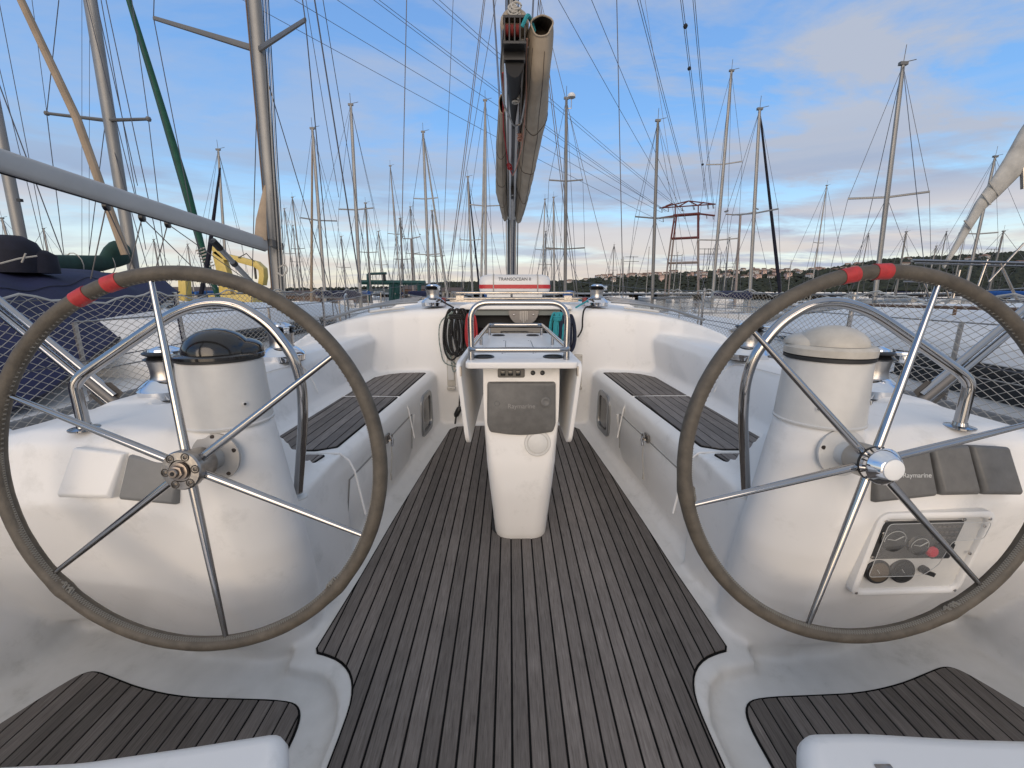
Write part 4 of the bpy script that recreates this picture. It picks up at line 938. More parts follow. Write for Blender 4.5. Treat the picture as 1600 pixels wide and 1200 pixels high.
winch((.71, 3.66, 1.118), 1.0, 'chrome and black winch on the cabin top, right of the companionway')
# ================================================================== coiled lines by the companionway
def coil(name, lab, c, ms, w_, h_, n, tails=0, r=.0075, grp='rope coils hanging by the companionway'):
    t = thing(name, lab, 'rope coil', group=grp); c = Vector(c)
    for j, m_ in enumerate(ms):
        b = MB()
        for k in range(n):
            dx = random.uniform(-1, 1)*w_*.35; dy = random.uniform(-.02, .012); hh = h_*random.uniform(.88, 1.04); ww = w_*random.uniform(.6, 1.0)*.5
            pts = [c+Vector((dx+ww*math.sin(a)*(.55+.45*math.sin(a/2)), dy+.01*math.cos(a), -hh/2+hh/2*math.cos(a))) for a in (2*math.pi*q/26 for q in range(26))]
            b.tube(pts, r, 6, closed=True)
        b.build('rope_loop', m_, t)
    b = MB()
    for k in range(3): b.tube([c+Vector((w_*.32*math.cos(a), .012*math.sin(a)-.01, -h_*.12-k*.013)) for a in (2*math.pi*q/16 for q in range(16))], r, 6, closed=True)
    b.build('rope_wrap', ms[0], t)
    rebase(t, c-Vector((0, 0, h_))); return t
coil('rope_coil', 'large black flecked rope coil hanging on the bulkhead left of the companionway', (-.475, 3.42, 1.10), [BLKR], .17, .40, 9)
coil('rope_coil', 'bright red rope coil hanging inside the left edge of the companionway', (-.355, 3.40, 1.06), [REDR], .075, .27, 8)
coil('rope_coil', 'teal rope coil hanging inside the right edge of the companionway', (.345, 3.40, 1.07), [TEAL], .09, .26, 9)
coil('rope_coil', 'dark navy rope coil hanging at the right edge of the companionway', (.43, 3.39, 1.055), [NAVR], .10, .33, 10)
tl = thing('loose_rope', 'thin white and green flecked rope looping beside the black coil', 'rope')
b = MB()
for (x, h_) in ((-.60, .44), (-.56, .38), (-.52, .52)):
    pts = fillet([(-.50, 3.40, 1.08), (x-.015, 3.43, 1.00), (x-.03, 3.45, .85), (x+.0, 3.46, 1.08-h_), (-.47, 3.45, .62)], .12, 6); b.tube(pts, .0055, 6)
b.build('rope_strand', WGRR, tl); rebase(tl, (-.5, 3.42, .62))
tl = thing('mainsheet_rope', 'black rope with a small block running down the bulkhead left of the table', 'rope')
b = MB(); b.tube(fillet([(-.50, 3.42, 1.06), (-.52, 3.44, .90), (-.44, 3.43, .74), (-.38, 3.43, .70)], .06, 6), .0085, 8); b.tube(fillet([(-.465, 3.45, .66), (-.46, 3.45, .45), (-.475, 3.44, .27)], .03, 4), .007, 6); b.build('rope_strand', BLKR, tl)
b = MB(); b.lathe([(.012, -.05), (.024, -.03), (.024, .03), (.012, .05)], (-.485, 3.42, .235), (.5, 0, 1), 12); b.tube([(-.50, 3.42, .20), (-.51, 3.41, .13)], .008, 6); b.build('block', BLACK, tl)
rebase(tl, (-.48, 3.43, .13))
tl = thing('control_line', 'single black line hanging down the bulkhead right of the companionway', 'rope')
b = MB(); b.tube(fillet([(.70, 3.60, 1.13), (.57, 3.47, 1.105), (.555, 3.44, 1.02), (.56, 3.45, .93), (.52, 3.43, .87)], .05, 6), .007, 8); b.build('rope_strand', BLKR, tl); rebase(tl, (.55, 3.45, .87))
# ================================================================== life raft canister on the coachroof
t = thing('life_raft', 'white life raft canister with red stripe and lettering on the cabin roof', 'life raft')
RC = Vector((.02, 5.15, 1.315)); 
prof = rrect(.27, .235, .085, 6)
b = MB(); secs = []
for x, k in ((-.42, .55), (-.405, .75), (-.37, .92), (-.32, 1), (.32, 1), (.37, .92), (.405, .75), (.42, .55)): secs.append([RC+Vector((x, a*k, c*k)) for a, c in prof])
b.loft(secs); b.build('canister', WHITE, t, angle=60)
b = MB(); secs = []
st = [(-.137, -.045), (-.137, .0), (.137, .0), (.137, -.045)]
for x, k in ((-.424, .52), (-.412, .74), (-.375, .915), (-.32, 1), (.32, 1), (.375, .915), (.412, .74), (.424, .52)): secs.append([RC+Vector((x, a*k*1.005, -.022+(c+.022))) for a, c in st])
b.loft(secs); b.build('red_stripe', REDG, t, angle=60)
for x in (-.25, .27):
    b = MB(); b.tube([RC+Vector((x, a*1.03, c*1.03)) for a, c in prof], .006, 6, closed=True); b.build('strap', mat('pale strap', (.35, .33, .30), .7), t)
b = MB(); b.box(tuple(RC+Vector((-.33, -.10, -.17))), tuple(RC+Vector((.33, .10, -.11)))); b.build('cradle', WPL, t, bevel=.01)
text('lettering', 'TRANSOCEAN II', .052, frame_m(RC+Vector((.0, -.1365, .062)), (1, 0, 0), (0, 0, 1)), mat('ink', (.04, .04, .05), .6), t, .0008)
text('lettering', 'ISO 9650  8P', .026, frame_m(RC+Vector((-.12, -.1368, .022)), (1, 0, 0), (0, 0, 1)), mat('ink', (.04, .04, .05), .6), t, .0006) if False else None
rebase(t, RC-Vector((0, 0, .17)))
# ================================================================== water, shore, hills
WZ = -1.25
wm = bpy.data.materials.new('harbour water'); wm.use_nodes = True; t_ = wm.node_tree; bs = t_.nodes['Principled BSDF']
bs.inputs['Base Color'].default_value = (.018, .030, .036, 1); bs.inputs['Roughness'].default_value = .09
co = t_.nodes.new('ShaderNodeTexCoord'); wn = t_.nodes.new('ShaderNodeTexNoise'); wn.inputs['Scale'].default_value = 1.6; wn.inputs['Detail'].default_value = 5
t_.links.new(co.outputs['Object'], wn.inputs['Vector']); bpn = t_.nodes.new('ShaderNodeBump'); bpn.inputs['Strength'].default_value = .35; bpn.inputs['Distance'].default_value = .12
t_.links.new(wn.outputs[0], bpn.inputs['Height']); t_.links.new(bpn.outputs[0], bs.inputs['Normal'])
b = MB(); b.v = [(-4000, -1500, WZ), (4000, -1500, WZ), (4000, 4500, WZ), (-4000, 4500, WZ)]; b.f = [(0, 1, 2, 3)]; struct(b.build('water', wm, smooth=False))
def skyline(px):
    return ipl(px, [-900, 0, 300, 480, 560, 640, 700, 780, 850, 900, 930, 960, 1000, 1040, 1090, 1150, 1230, 1270, 1330, 1390, 1450, 1500, 1560, 1620, 2400],
                   [452, 452, 451, 450, 449, 447, 441, 441, 440, 438, 434, 431, 430, 427, 425, 424, 425, 422, 412, 407, 405, 402, 400, 399, 404])
def hdir(px):
    d = FW+RT*((px-800)/FPX); d.z = 0; return d.normalized()
hill_m = mat('wooded hillside', (.030, .036, .020), .95, noise=(.03, .45), bump=.0)
b = MB(); cols = list(range(-900, 2401, 20)); R0, R1 = 420, 900; rows_ = 14
def hz(px, r):
    P = at(px, skyline(px), 100); el = (P.z-CAMP.z)/math.hypot(P.x-CAMP.x, P.y)
    top = CAMP.z+el*(R1-40)-4.0
    f = min(1, max(0, (r-R0)/(R1-60-R0))); f = f*f*(3-2*f)
    return WZ-.5+(top-WZ)*f+2.5*math.sin(px*.031+r*.02)*f*(1-f)*2
for j in range(rows_+1):
    r = R0+(R1-R0)*j/rows_
    for px in cols:
        d = hdir(px); b.v.append((CAMP.x+d.x*r, d.y*r, hz(px, r)))
n = len(cols)
for j in range(rows_):
    for i in range(n-1): b.f.append((j*n+i, j*n+i+1, (j+1)*n+i+1, (j+1)*n+i))
# the land goes on beyond the crest
for px in cols:
    d = hdir(px); b.v.append((CAMP.x+d.x*3500, d.y*3500, 8))
for i in range(n-1): b.f.append((rows_*n+i, rows_*n+i+1, (rows_+1)*n+i+1, (rows_+1)*n+i))
struct(b.build('hills', hill_m))
# woods on the hill: thousands of small crowns, nobody could count them
b = MB(); rw = random.Random(3)
ico = [(0, 0, 1), (.89, 0, .45), (.28, .85, .45), (-.72, .53, .45), (-.72, -.53, .45), (.28, -.85, .45), (0, 0, -.4)]
icf = [(0, 1, 2), (0, 2, 3), (0, 3, 4), (0, 4, 5), (0, 5, 1), (6, 2, 1), (6, 3, 2), (6, 4, 3), (6, 5, 4), (6, 1, 5)]
for k in range(16000):
    px = rw.uniform(640, 1900) if k % 5 else rw.uniform(-500, 700)
    q = rw.random()**.8; r = R0+10+(R1-40-R0)*q; d = hdir(px)
    if px < 640 and r < 700: continue
    s = rw.uniform(2.2, 5.0)*(1.25 if px > 1250 else 1); a0 = rw.uniform(0, 1.2)
    c = Vector((CAMP.x+d.x*r, d.y*r, hz(px, r)+s*.25))
    V = []
    for x, y, z in ico:
        kx = s*rw.uniform(.75, 1.2); V.append((c.x+(x*math.cos(a0)-y*math.sin(a0))*kx, c.y+(x*math.sin(a0)+y*math.cos(a0))*kx, c.z+z*s*rw.uniform(.7, 1.1)))
    b.add(V, icf)
wood_m = mat('dark evergreen foliage', (.020, .025, .014), .95, noise=(.09, .6))
wo_ = b.build('woods', wood_m, smooth=False, kind='stuff'); wo_['label'] = 'dark evergreen woods covering the hill across the harbour'; wo_['category'] = 'woods'
# small houses on the slope
def house_mesh(w_, d_, h_, wallm, roofm):
    m = MB(); m.box((-w_/2, -d_/2, 0), (w_/2, d_/2, h_)); return m
HW = [mat('pale house wall', (.66, .60, .54), .8), mat('pinkish house wall', (.58, .42, .36), .8), mat('grey house wall', (.46, .45, .44), .8)]
HR = [mat('clay roof', (.30, .19, .14), .85), mat('brown roof', (.16, .10, .07), .85)]
WIN = mat('dark window', (.03, .035, .04), .3)
rh = random.Random(11); hwin = {}
def make_house(P, rz, w_, h_, wm_, rm_):
    t = thing('hillside_house', 'small pale house with a clay roof among the trees on the far hillside', 'house', group='houses scattered over the far hill')
    m = MB(); m.box((-w_/2, -3.5, -4), (w_/2, 3.5, h_)); m.build('wall', wm_, t, smooth=False)
    m = MB(); m.loft([[(-w_/2-.4, -4, h_), (-w_/2-.4, 4, h_), (-w_/2-.4, 0, h_+1.8)], [(w_/2+.4, -4, h_), (w_/2+.4, 4, h_), (w_/2+.4, 0, h_+1.8)]]); m.build('roof', rm_, t, smooth=False)
    for x in np.arange(-w_/2+1.0, w_/2-1, 2.8):
        if 'w' not in hwin: m = MB(); m.box((0, -3.6, -2.2), (.9, -3.49, -.9)); o = m.build('window', WIN, t, smooth=False); hwin['w'] = o.data
        else: o = bpy.data.objects.new('window', hwin['w']); COL.objects.link(o); o.parent = t
        o.location = (x, 0, h_)
    t.location = P; t.rotation_euler.z = rz
for k in range(92):
    z = rh.random()
    if z < .45: px = rh.gauss(1120, 60); q = rh.uniform(.5, .86)
    elif z < .7: px = rh.gauss(960, 35); q = rh.uniform(.62, .92)
    elif z < .9: px = rh.gauss(1240, 45); q = rh.uniform(.7, .97)
    else: px = rh.uniform(870, 1560); q = rh.uniform(.5, .9)
    r = R0+(R1-60-R0)*q; d = hdir(px)
    make_house((CAMP.x+d.x*r, d.y*r, hz(px, r)+2.5), rh.uniform(-.7, .7), rh.uniform(4, 8), rh.uniform(2.5, 5), rh.choice(HW), rh.choice(HR))
# low shore in front of the hill: quay and rows of small moored craft
def shore(nm, pts, z0, z1, m_, lab=None):
    b = MB(); b.prism(pts, z0, z1); o = b.build(nm, m_, smooth=False); return o
def pt(px, r): d = hdir(px); return (CAMP.x+d.x*r, d.y*r)
struct(shore('far_quay', [pt(-900, 360), pt(640, 380), pt(1000, 400), pt(2400, 400), pt(2400, 450), pt(-900, 450)], WZ-1, .1, CONC))
struct(shore('boatyard_quay', [pt(-900, 46), pt(-200, 46), pt(300, 50), pt(560, 62), pt(700, 75), pt(700, 110), pt(-900, 110)], WZ-1, -.15, CONC))
# ------------------------------------------------------------------ boats
def hull_mb(L_, B, fb, z0=WZ):
    """hull with its bow towards +x, waterline at z0"""
    m = MB(); secs = []
    for t, wf, sh in ((-.5, .62, .0), (-.48, .72, 0), (-.25, .95, -.04), (0, 1, -.03), (.22, .84, .04), (.38, .52, .12), (.47, .2, .18), (.5, .02, .22)):
        x = t*L_; hw = B/2*wf; zt_ = z0+fb*(1+sh)
        rk = .10*L_*max(0, t)*1.0
        secs.append([(x-rk*.8, -hw*.55, z0-.3), (x-rk*.4, -hw*.9, z0+.15), (x, -hw, zt_), (x, -hw+.05, zt_+.02), (x, 0, zt_+.08), (x, hw-.05, zt_+.02), (x, hw, zt_), (x-rk*.4, hw*.9, z0+.15), (x-rk*.8, hw*.55, z0-.3)])
    m.loft(secs); return m
HM = {'white': WHITE, 'navy': mat('navy hull paint', (.012, .02, .07), .3), 'grey': mat('grey hull paint', (.30, .31, .33), .4), 'cream': mat('cream hull paint', (.5, .47, .38), .4)}
CV = {'blue': BLUC, 'navy': NAVY, 'green': GREEN, 'tan': CANV, 'white': SAILG, 'none': None}
def yacht_at(bx, by, L_, rz, hull='white', cover='blue', lab='', T=None, Bp=None, md_=.11, spr=1, furl=None, mastm=None, detail=True, group='yachts moored around the harbour', stays=True, radar=None, cabin=True):
    """a moored sailing yacht standing at (bx, by); T and Bp are the top and foot of its mast"""
    t = thing('moored_yacht', lab, 'sailing boat', group=group)
    fb = .105*L_; B = .31*L_; ca, sa = math.cos(rz), math.sin(rz)
    def W(x, y, z): return Vector((bx+x*ca-y*sa, by+x*sa+y*ca, z))
    def put(m, nm, mt, par=t, **k): m.v = [tuple(W(*p)) for p in m.v]; return m.build(nm, mt, par, **k)
    h = hull_mb(L_, B, fb); h_ = put(h, 'hull', HM[hull], angle=50)
    m = MB(); zz_ = WZ+fb*.72
    m.tube([(-.49*L_, -.34*B, zz_), (-.25*L_, -.485*B, zz_), (0, -.505*B, zz_), (.22*L_, -.43*B, zz_+.05)], .03, 4); m.tube([(-.49*L_, .34*B, zz_), (-.25*L_, .485*B, zz_), (0, .505*B, zz_), (.22*L_, .43*B, zz_+.05)], .03, 4)
    put(m, 'stripe', HM['navy'] if hull != 'navy' else WHITE, h_)
    zd = WZ+fb
    if cabin:
        m = MB(); m.loft([[(x, -w_, zd-.05), (x, -w_*.86, zd+c), (x, w_*.86, zd+c), (x, w_, zd-.05)] for x, w_, c in ((-.18*L_, B*.30, .42), (0, B*.31, .40), (.15*L_, B*.25, .32), (.28*L_, B*.15, .12))]); cb = put(m, 'cabin', WHITE, angle=30)
        m = MB()
        for sg in (-1, 1): m.obox((-.02*L_, sg*B*.286, zd+.22), (1, 0, 0), (0, 0, 1), (0, 1, 0), .11*L_, .06, .012)
        put(m, 'window', GLASSK, cb, smooth=False)
    if detail:
        m = MB()
        for sg in (-1, 1):
            for x in (-.44, -.2, .05, .3): m.tube([(x*L_, sg*B*ipl(x, [-.5, -.2, .05, .3, .5], [.34, .46, .48, .34, .05]), zd), (x*L_, sg*B*ipl(x, [-.5, -.2, .05, .3, .5], [.34, .46, .48, .34, .05]), zd+.6)], .014, 4)
            m.tube([(x*L_, sg*B*ipl(x, [-.5, -.2, .05, .3, .5], [.34, .46, .48, .34, .03]), zd+.6) for x in (-.48, -.2, .05, .3, .48)], .010, 4)
        m.tube([(-.48*L_, -.34*B, zd+.6), (-.48*L_, .34*B, zd+.6)], .014, 4)
        put(m, 'guard_rail', STEELD, smooth=True)
    if Bp is None: Bp = W(.05*L_, 0, zd+.3)
    if T is None: T = Bp+Vector((0, 0, 1.15*L_))
    Bp, T = Vector(Bp), Vector(T)
    mm = mastm or random.choice((ALUP, MASTD, ALUP))
    H = T-Bp
    md_ = md_*(.82 if detail else 1)
    m = MB(); m.tube([Bp+H*q for q in (0, .5, .9, 1)], [md_, md_, md_*.85, md_*.7], 10, rx=.75); ms = m.build('mast', mm, t)
    m = MB(); m.box(tuple(T+Vector((-.12, -.05, .0))), tuple(T+Vector((.12, .05, .09)))); m.tube([T, T+Vector((.0, 0, .55))], .012, 4); m.tube([T+Vector((.1, 0, .1)), T+Vector((.38, 0, .16))], .012, 4); m.build('masthead', MASTD, ms, smooth=False)
    ath = Vector((-sa, ca, 0)); fwd = Vector((ca, sa, 0))
    tips = []
    for k in range(spr):
        q = (k+1)/(spr+1)*.96 if spr > 1 else .52
        wd = B*.30*(1-.15*k); c = Bp+H*q
        m = MB(); m.tube([c-ath*wd+Vector((0, 0, .06)), c, c+ath*wd+Vector((0, 0, .06))], .034, 6, rx=.6); m.build('spreader', mm, ms); tips.append((c, wd))
    if stays:
        wr = max(.009, .0004*by)
        m = MB()
        for sg in (-1, 1):
            pts = [W(.04*L_, sg*B*.46, zd)]+[c+ath*sg*wd for c, wd in tips]+[T]; m.tube(pts, wr, 4, cap=False)
            if tips: m.tube([W(.0*L_, sg*B*.46, zd), tips[0][0]], wr, 4, cap=False)
        m.tube([T, W(-.49*L_, 0, zd+.1)], wr, 4, cap=False)
        if not furl: m.tube([T, W(.49*L_, 0, zd+.2)], wr, 4, cap=False)
        m.build('rigging', WIRE, ms, smooth=False)
    if furl:
        f0 = W(.48*L_, 0, zd+.35); m = MB(); m.tube([f0+(T-f0)*q for q in (0, .06, .3, .7, .93, .97)], [.03, .09, .085, .06, .045, .012], 8); m.build('furled_sail', furl, t)
    if cover:
        g = Bp+Vector((0, 0, .75)); e = g-fwd*.36*L_+Vector((0, 0, .1)); m = MB(); m.tube([g, e], .06, 8); bo = m.build('boom', mm, t)
        if CV[cover]:
            m = MB(); m.tube([g+(e-g)*q+Vector((0, 0, .14)) for q in (0, .08, .4, .8, 1)], [.1, .2, .19, .14, .08], 10, rx=.7); m.build('sail_cover', CV[cover], bo)
    rebase(t, (bx, by, WZ)); return t
def masted(pxb, pyb, pxt, pyt, Y, L_, rz, **k):
    """mast foot and head found from where they are seen, at a real distance Y"""
    A, T = at(pxb, pyb, Y), at(pxt, pyt, Y)
    D = T-A; foot = A-D*((A.z-.15)/D.z)
    bx = foot.x-math.cos(rz)*.05*L_; by = foot.y-math.sin(rz)*.05*L_
    return yacht_at(bx, by, L_, rz, T=T, Bp=foot, **k)
masted(353, 420, 341, 235, 26, 9.5, R(100), cover='blue', lab='yacht with a short leaning mast between green furled sail and tall near mast', spr=1, md_=.10)
masted(508, 465, 488, 202, 24, 10, R(125), cover='blue', lab='yacht with tan furled sail and blue boom cover, first right of the grey boom', furl=TANS, md_=.115, mastm=ALUP)
masted(563, 460, 548, 165, 23, 10.5, R(80), cover='navy', lab='yacht whose pale mast carries a looped black hose, right of the tan masted one', md_=.115, mastm=ALUP)
masted(579, 455, 571, 318, 40, 9.5, R(95), cover='blue', lab='smaller yacht with thin grey mast just right of the mast with looped hose', md_=.11, mastm=MASTD)
masted(600, 455, 591, 362, 55, 9, R(85), cover='white', lab='yacht with a short thin mast behind the green travelling crane', md_=.12)
masted(541, 455, 533, 370, 55, 9, R(110), cover='navy', lab='yacht with a short thin mast above the brown boatyard sheds', md_=.12)
masted(631, 455, 625, 342, 45, 9.5, R(90), cover='none', lab='yacht with a grey mast standing next to the left floodlight pole', md_=.12, mastm=MASTD)
masted(671, 452, 661, 207, 29, 10.5, R(82), cover='navy', lab='yacht with a tall twin spreader mast directly above the left cabin top winch', md_=.115, spr=2, furl=SAILG)
masted(684, 452, 675, 330, 40, 9.5, R(95), cover='blue', lab='yacht with a lower mast just right of the twin spreader one', md_=.11, mastm=MASTD)
masted(738, 450, 731, 277, 36, 10, R(85), cover='none', lab='yacht with a dark furled forestay and slim mast left of the life raft', md_=.11, furl=NAVYD, mastm=ALUP)
masted(759, 445, 758, 158, 27, 10.5, R(98), cover='blue', lab='yacht with tall pale mast and pale furled sail, left of the tan bag', md_=.10, furl=SAILG, mastm=ALUP)
masted(866, 448, 865, 309, 42, 9.5, R(90), cover='none', lab='yacht with a thin mast just right of the life raft', md_=.11)
masted(883, 455, 885, 155, 22, 10.5, R(88), cover='blue', lab='yacht with a blue sail cover and a white radar dome at its masthead', md_=.105, spr=2, mastm=MASTD)
rd = at(893, 149, 22); bpy_t = thing('radar_dome', 'white radar dome at the head of the mast right of the sail bag', 'radar dome')
b = MB(); b.lathe([(.02, -.55), (.02, -.12)], rd, n=8); b.tube([rd+Vector((0, 0, -.55)), rd+Vector((-.3, 0, -.55))], .02, 6); b.build('bracket', STEELD, bpy_t)
b = MB(); b.lathe([(.12, -.12), (.19, -.09), (.19, .0), (.12, .08), (.02, .10)], rd, n=20); b.build('dome', WHITE, bpy_t); rebase(bpy_t, rd-Vector((0, 0, .55)))
masted(1019, 470, 1028, 190, 21, 10.5, R(95), cover='none', lab='yacht with a dark grey single spreader mast left of the red and white pylon', md_=.10, mastm=MASTD)
masted(1114, 456, 1143, 112, 24, 11, R(70), cover='white', hull='white', lab='yacht with a pale twin spreader mast leaning right, between pylon and floodlight pole', md_=.11, spr=2, mastm=ALUP, furl=None)
masted(1171, 470, 1187, 172, 20, 10.5, R(40), cover='navy', lab='yacht with a black furled forestay and navy sail cover, right of the floodlight pole', md_=.10, mastm=ALUP, furl=NAVYD)
masted(1365, 480, 1411, 102, 14.5, 11, R(60), cover='none', lab='yacht with the tall thick grey mast rising behind the right steering wheel', md_=.095, mastm=ALUP)
masted(1515, 425, 1555, 246, 24, 10, R(80), cover='blue', lab='yacht with a grey single spreader mast at the right edge, behind the grey furled sail', md_=.10, mastm=ALUP)
masted(1545, 455, 1568, 362, 38, 9, R(100), cover='navy', lab='small yacht with the short mast nearest the right edge of the picture', md_=.11)
masted(1402, 445, 1416, 363, 42, 9, R(95), cover='none', lab='small yacht with a short mast just right of the tall thick one', md_=.11, mastm=MASTD)
masted(1450, 440, 1463, 385, 55, 9, R(85), cover='none', lab='small yacht with a stubby mast under the grey furled sail', md_=.12)
masted(12, 375, 3, 342, 30, 9, R(80), cover='none', lab='yacht with a short mast at the left edge above the navy tarp', md_=.12)
masted(86, 452, 68, 358, 45, 9, R(80), cover='none', lab='yacht with a short mast left of the second tall mast, over the navy tarp', md_=.12)
masted(255, 455, 240, 375, 52, 9.5, R(85), cover='none', lab='yacht with a short mast below the middle of the grey boom', md_=.12)
masted(303, 455, 293, 382, 60, 9.5, R(85), cover='blue', lab='yacht with a short mast left of the yellow excavator', md_=.13)
# dense far rows of masts
rm = random.Random(5)
def far_yacht(px, Y, h, k):
    P = at(px, 455, Y); cv_ = rm.choice(('blue', 'none', 'none', 'navy'))
    yacht_at(P.x, P.y, rm.uniform(8, 11), R(rm.uniform(60, 120)), hull='white', cover=cv_, lab={'blue': 'distant white yacht with a blue boom cover in the far rows', 'navy': 'distant white yacht with a navy boom cover in the far rows', 'none': 'distant white yacht with a bare mast in the far rows'}[cv_],
             md_=.055+.0004*Y, detail=False, group='distant yachts in the far rows', T=(P.x+rm.uniform(-.5, .5), P.y, WZ+1.3+h), Bp=(P.x, P.y, WZ+1.3), stays=Y < 90, spr=1)
for k in range(34):
    px = rm.choice((rm.uniform(-60, 420), rm.uniform(420, 800), rm.uniform(830, 1060), rm.uniform(1060, 1640))); Y = rm.uniform(48, 125)
    if px < 420: Y = rm.uniform(112, 170)
    elif px < 720: Y = rm.uniform(40, 60) if k % 3 else rm.uniform(112, 150)
    far_yacht(px, Y, rm.uniform(9, 13.5), k)
# little craft in a long line under the hill
cm_ = {}
def small_craft(px, r):
    t = thing('small_craft', 'tiny white motor boat in the long line under the far hill', 'motor boat', group='tiny craft moored under the hill')
    if not cm_:
        m = hull_mb(7, 2.5, 1.0, 0); a = m.build('hull', WHITE, t); m = MB(); m.loft([[(x, -.9*k, .9), (x, -.75*k, .9+h), (x, .75*k, .9+h), (x, .9*k, .9)] for x, k, h in ((-1.5, 1, 1.1), (.6, 1, 1.0), (1.8, .7, .1))]); c = m.build('cabin', WHITE, t); cm_['h'] = a.data; cm_['c'] = c.data
    else:
        for nm, dt in (('hull', cm_['h']), ('cabin', cm_['c'])):
            o = bpy.data.objects.new(nm, dt); COL.objects.link(o); o.parent = t
    d = hdir(px); t.location = (CAMP.x+d.x*r, d.y*r, WZ); t.rotation_euler.z = rm.uniform(-1.2, 1.2)
for k in range(95): small_craft(930+k*7.6+rm.uniform(-3, 3), 330+rm.uniform(-35, 35))
# pontoon with its piles beside the boats
t = thing('pontoon', 'grey floating pontoon with short piles, crossing behind the near boats', 'pontoon')
for y, x0, x1, in ((15.0, 2.5, 26), ):
    b = MB(); b.box((x0, y-1, WZ+.1), (x1, y+1, WZ+.5)); b.build('deck', CONC, t, smooth=False)
    for x in range(int(x0)+2, int(x1), 6): b = MB(); b.lathe([(.12, 0), (.12, 2.0), (.02, 2.1)], (x, y+1.1, WZ-.2), n=12); b.build('pile', MASTD, t)
# ================================================================== near neighbours
# port neighbour: white deck, grey mast, big grey boom swung towards us
t = thing('neighbour_yacht', 'white yacht close on the left, grey boom slanting down to its tall mast', 'sailing boat')
mA0, mA1 = at(437, 470, 6.6), at(383, -160, 6.6)
D = mA1-mA0; foot = mA0-D*((mA0.z-.7)/D.z); top = mA0+D*2.2
b = MB(); secs = []
for y, xi, xo, z in ((1.2, -2.55, -5.0, .42), (3, -2.5, -5.6, .42), (6, -2.6, -5.8, .47), (9, -2.95, -5.5, .55), (12, -3.6, -4.9, .68), (13.2, -4.2, -4.3, .75)):
    secs.append([(xi, y, z), (xi, y, z-.5), (xi-.3, y, -1.4), (xo+.3, y, -1.4), (xo, y, z-.5), (xo, y, z), (xo+.06, y, z+.02), ((xi+xo)/2, y, z+.1), (xi-.06, y, z+.02)])
b.loft(secs); b.build('hull', WHITE, t, angle=40)
b = MB(); b.tube([(xi-.03, y, z+.03) for y, xi, z in ((1.2, -2.55, .42), (3, -2.5, .42), (6, -2.6, .47), (9, -2.95, .55), (12, -3.6, .68))], .03, 6); b.build('toe_rail', ALU, t)
b = MB(); secs = []
for y, xi, xo, z in ((3.6, -3.0, -4.9, .62), (4.0, -3.0, -5.0, .98), (6, -3.05, -5.1, 1.08), (8.5, -3.3, -4.9, 1.03), (10.2, -3.7, -4.6, .88), (11, -3.9, -4.4, .66)):
    secs.append([(xi, y, .45), (xi-.02, y, z-.22), (xi-.14, y, z-.04), (xi-.45, y, z), (xo+.45, y, z), (xo+.14, y, z-.04), (xo, y, z-.22), (xo, y, .45)])
b.loft(secs); b.build('coachroof', WHITE, t, angle=50, bevel=.02)
for y0_, y1_ in ((4.5, 5.3), (5.6, 6.5), (6.8, 7.6)):
    b = MB(); x_ = ipl((y0_+y1_)/2, [4, 6, 8.5], [-3.0, -3.05, -3.3]); b.prism([(x_+.012, y0_), (x_+.012, y1_), (x_-.03, y1_), (x_-.03, y0_)], .64, .82); b.build('window', GLASSK, t, bevel=.004)
b = MB(); b.loft([[(x, y, ipl(y, [4, 6, 8.5], [.99, 1.09, 1.04])) for x, y in ((-3.5, 5.0), (-3.5, 5.6), (-4.1, 5.6), (-4.1, 5.0))], [(x, y, ipl(y, [4, 6, 8.5], [1.03, 1.13, 1.08])) for x, y in ((-3.53, 5.03), (-3.53, 5.57), (-4.07, 5.57), (-4.07, 5.03))]]); b.build('deck_hatch', GLASSK, t)
b = MB(); b.tube([foot+(top-foot)*q for q in (0, .3, .6, 1)], .098, 14, rx=.72); ms = b.build('mast', ALUP, t)
b = MB(); b.tube([foot+Vector((-.06, -.085, 0)), top+Vector((-.06, -.085, 0))], .011, 6); b.build('mast_track', mat('brown track', (.14, .09, .06), .6), ms)
sc = mA0+D*((mA0.z*0+at(392, 78, 6.6).z-mA0.z)/D.z)
for tip, nm in ((at(240, 28, 6.9), 'l'), (at(477, 31, 5.4), 'r')):
    b = MB(); b.tube([sc, tip], [.045, .028], 8, rx=.5); b.build('spreader', MASTD, ms)
tipL, tipR = at(240, 28, 6.9), at(477, 31, 5.4)
for a_, c_ in ((tipL, (-4.9, 6.9, .6)), (tipR, (-2.75, 6.5, .55)), (sc, (-4.6, 7.4, .6)), (sc, (-2.9, 7.2, .55)), (tipL, tuple(top)), (tipR, tuple(top))):
    b = MB(); b.tube([a_, c_], .0065, 5); b.build('shroud', WIRE, ms)
b = MB(); b.tube([top, (-4.25, 13.1, .8)], .008, 5); b.tube([top, (-3.8, 1.3, .5)], .008, 5); b.build('stay', WIRE, ms, smooth=False)
g0, g1, g2 = at(413, 382, 6.35), at(210, 308, 4.8), at(-60, 232, 3.35)
b = MB(); gg = g2+(g2-g0)*.35; b.loft([[p+Vector((x, 0, z)) for x, z in rrect(.10, .185, .045, 4)] for p in (g0, gg)]); bo = b.build('boom', mat('pale boom aluminium', (.42, .42, .41), .45, .2, noise=(1.5, .1)), t, angle=30)
b = MB(); b.tube([g0-Vector((0, 0, .085)), g2+(g2-g0)*.35-Vector((0, 0, .085))], .016, 6); b.build('boom_track', BLACK, bo)
b = MB(); b.obox(g0+Vector((.10, .12, .01)), g0-g1, (0, 0, 1), (1, 0, 0), .10, .05, .03); b.build('gooseneck', MASTD, t)
v0, v1 = at(332, 376, 5.7), at(398, 446, 6.45)
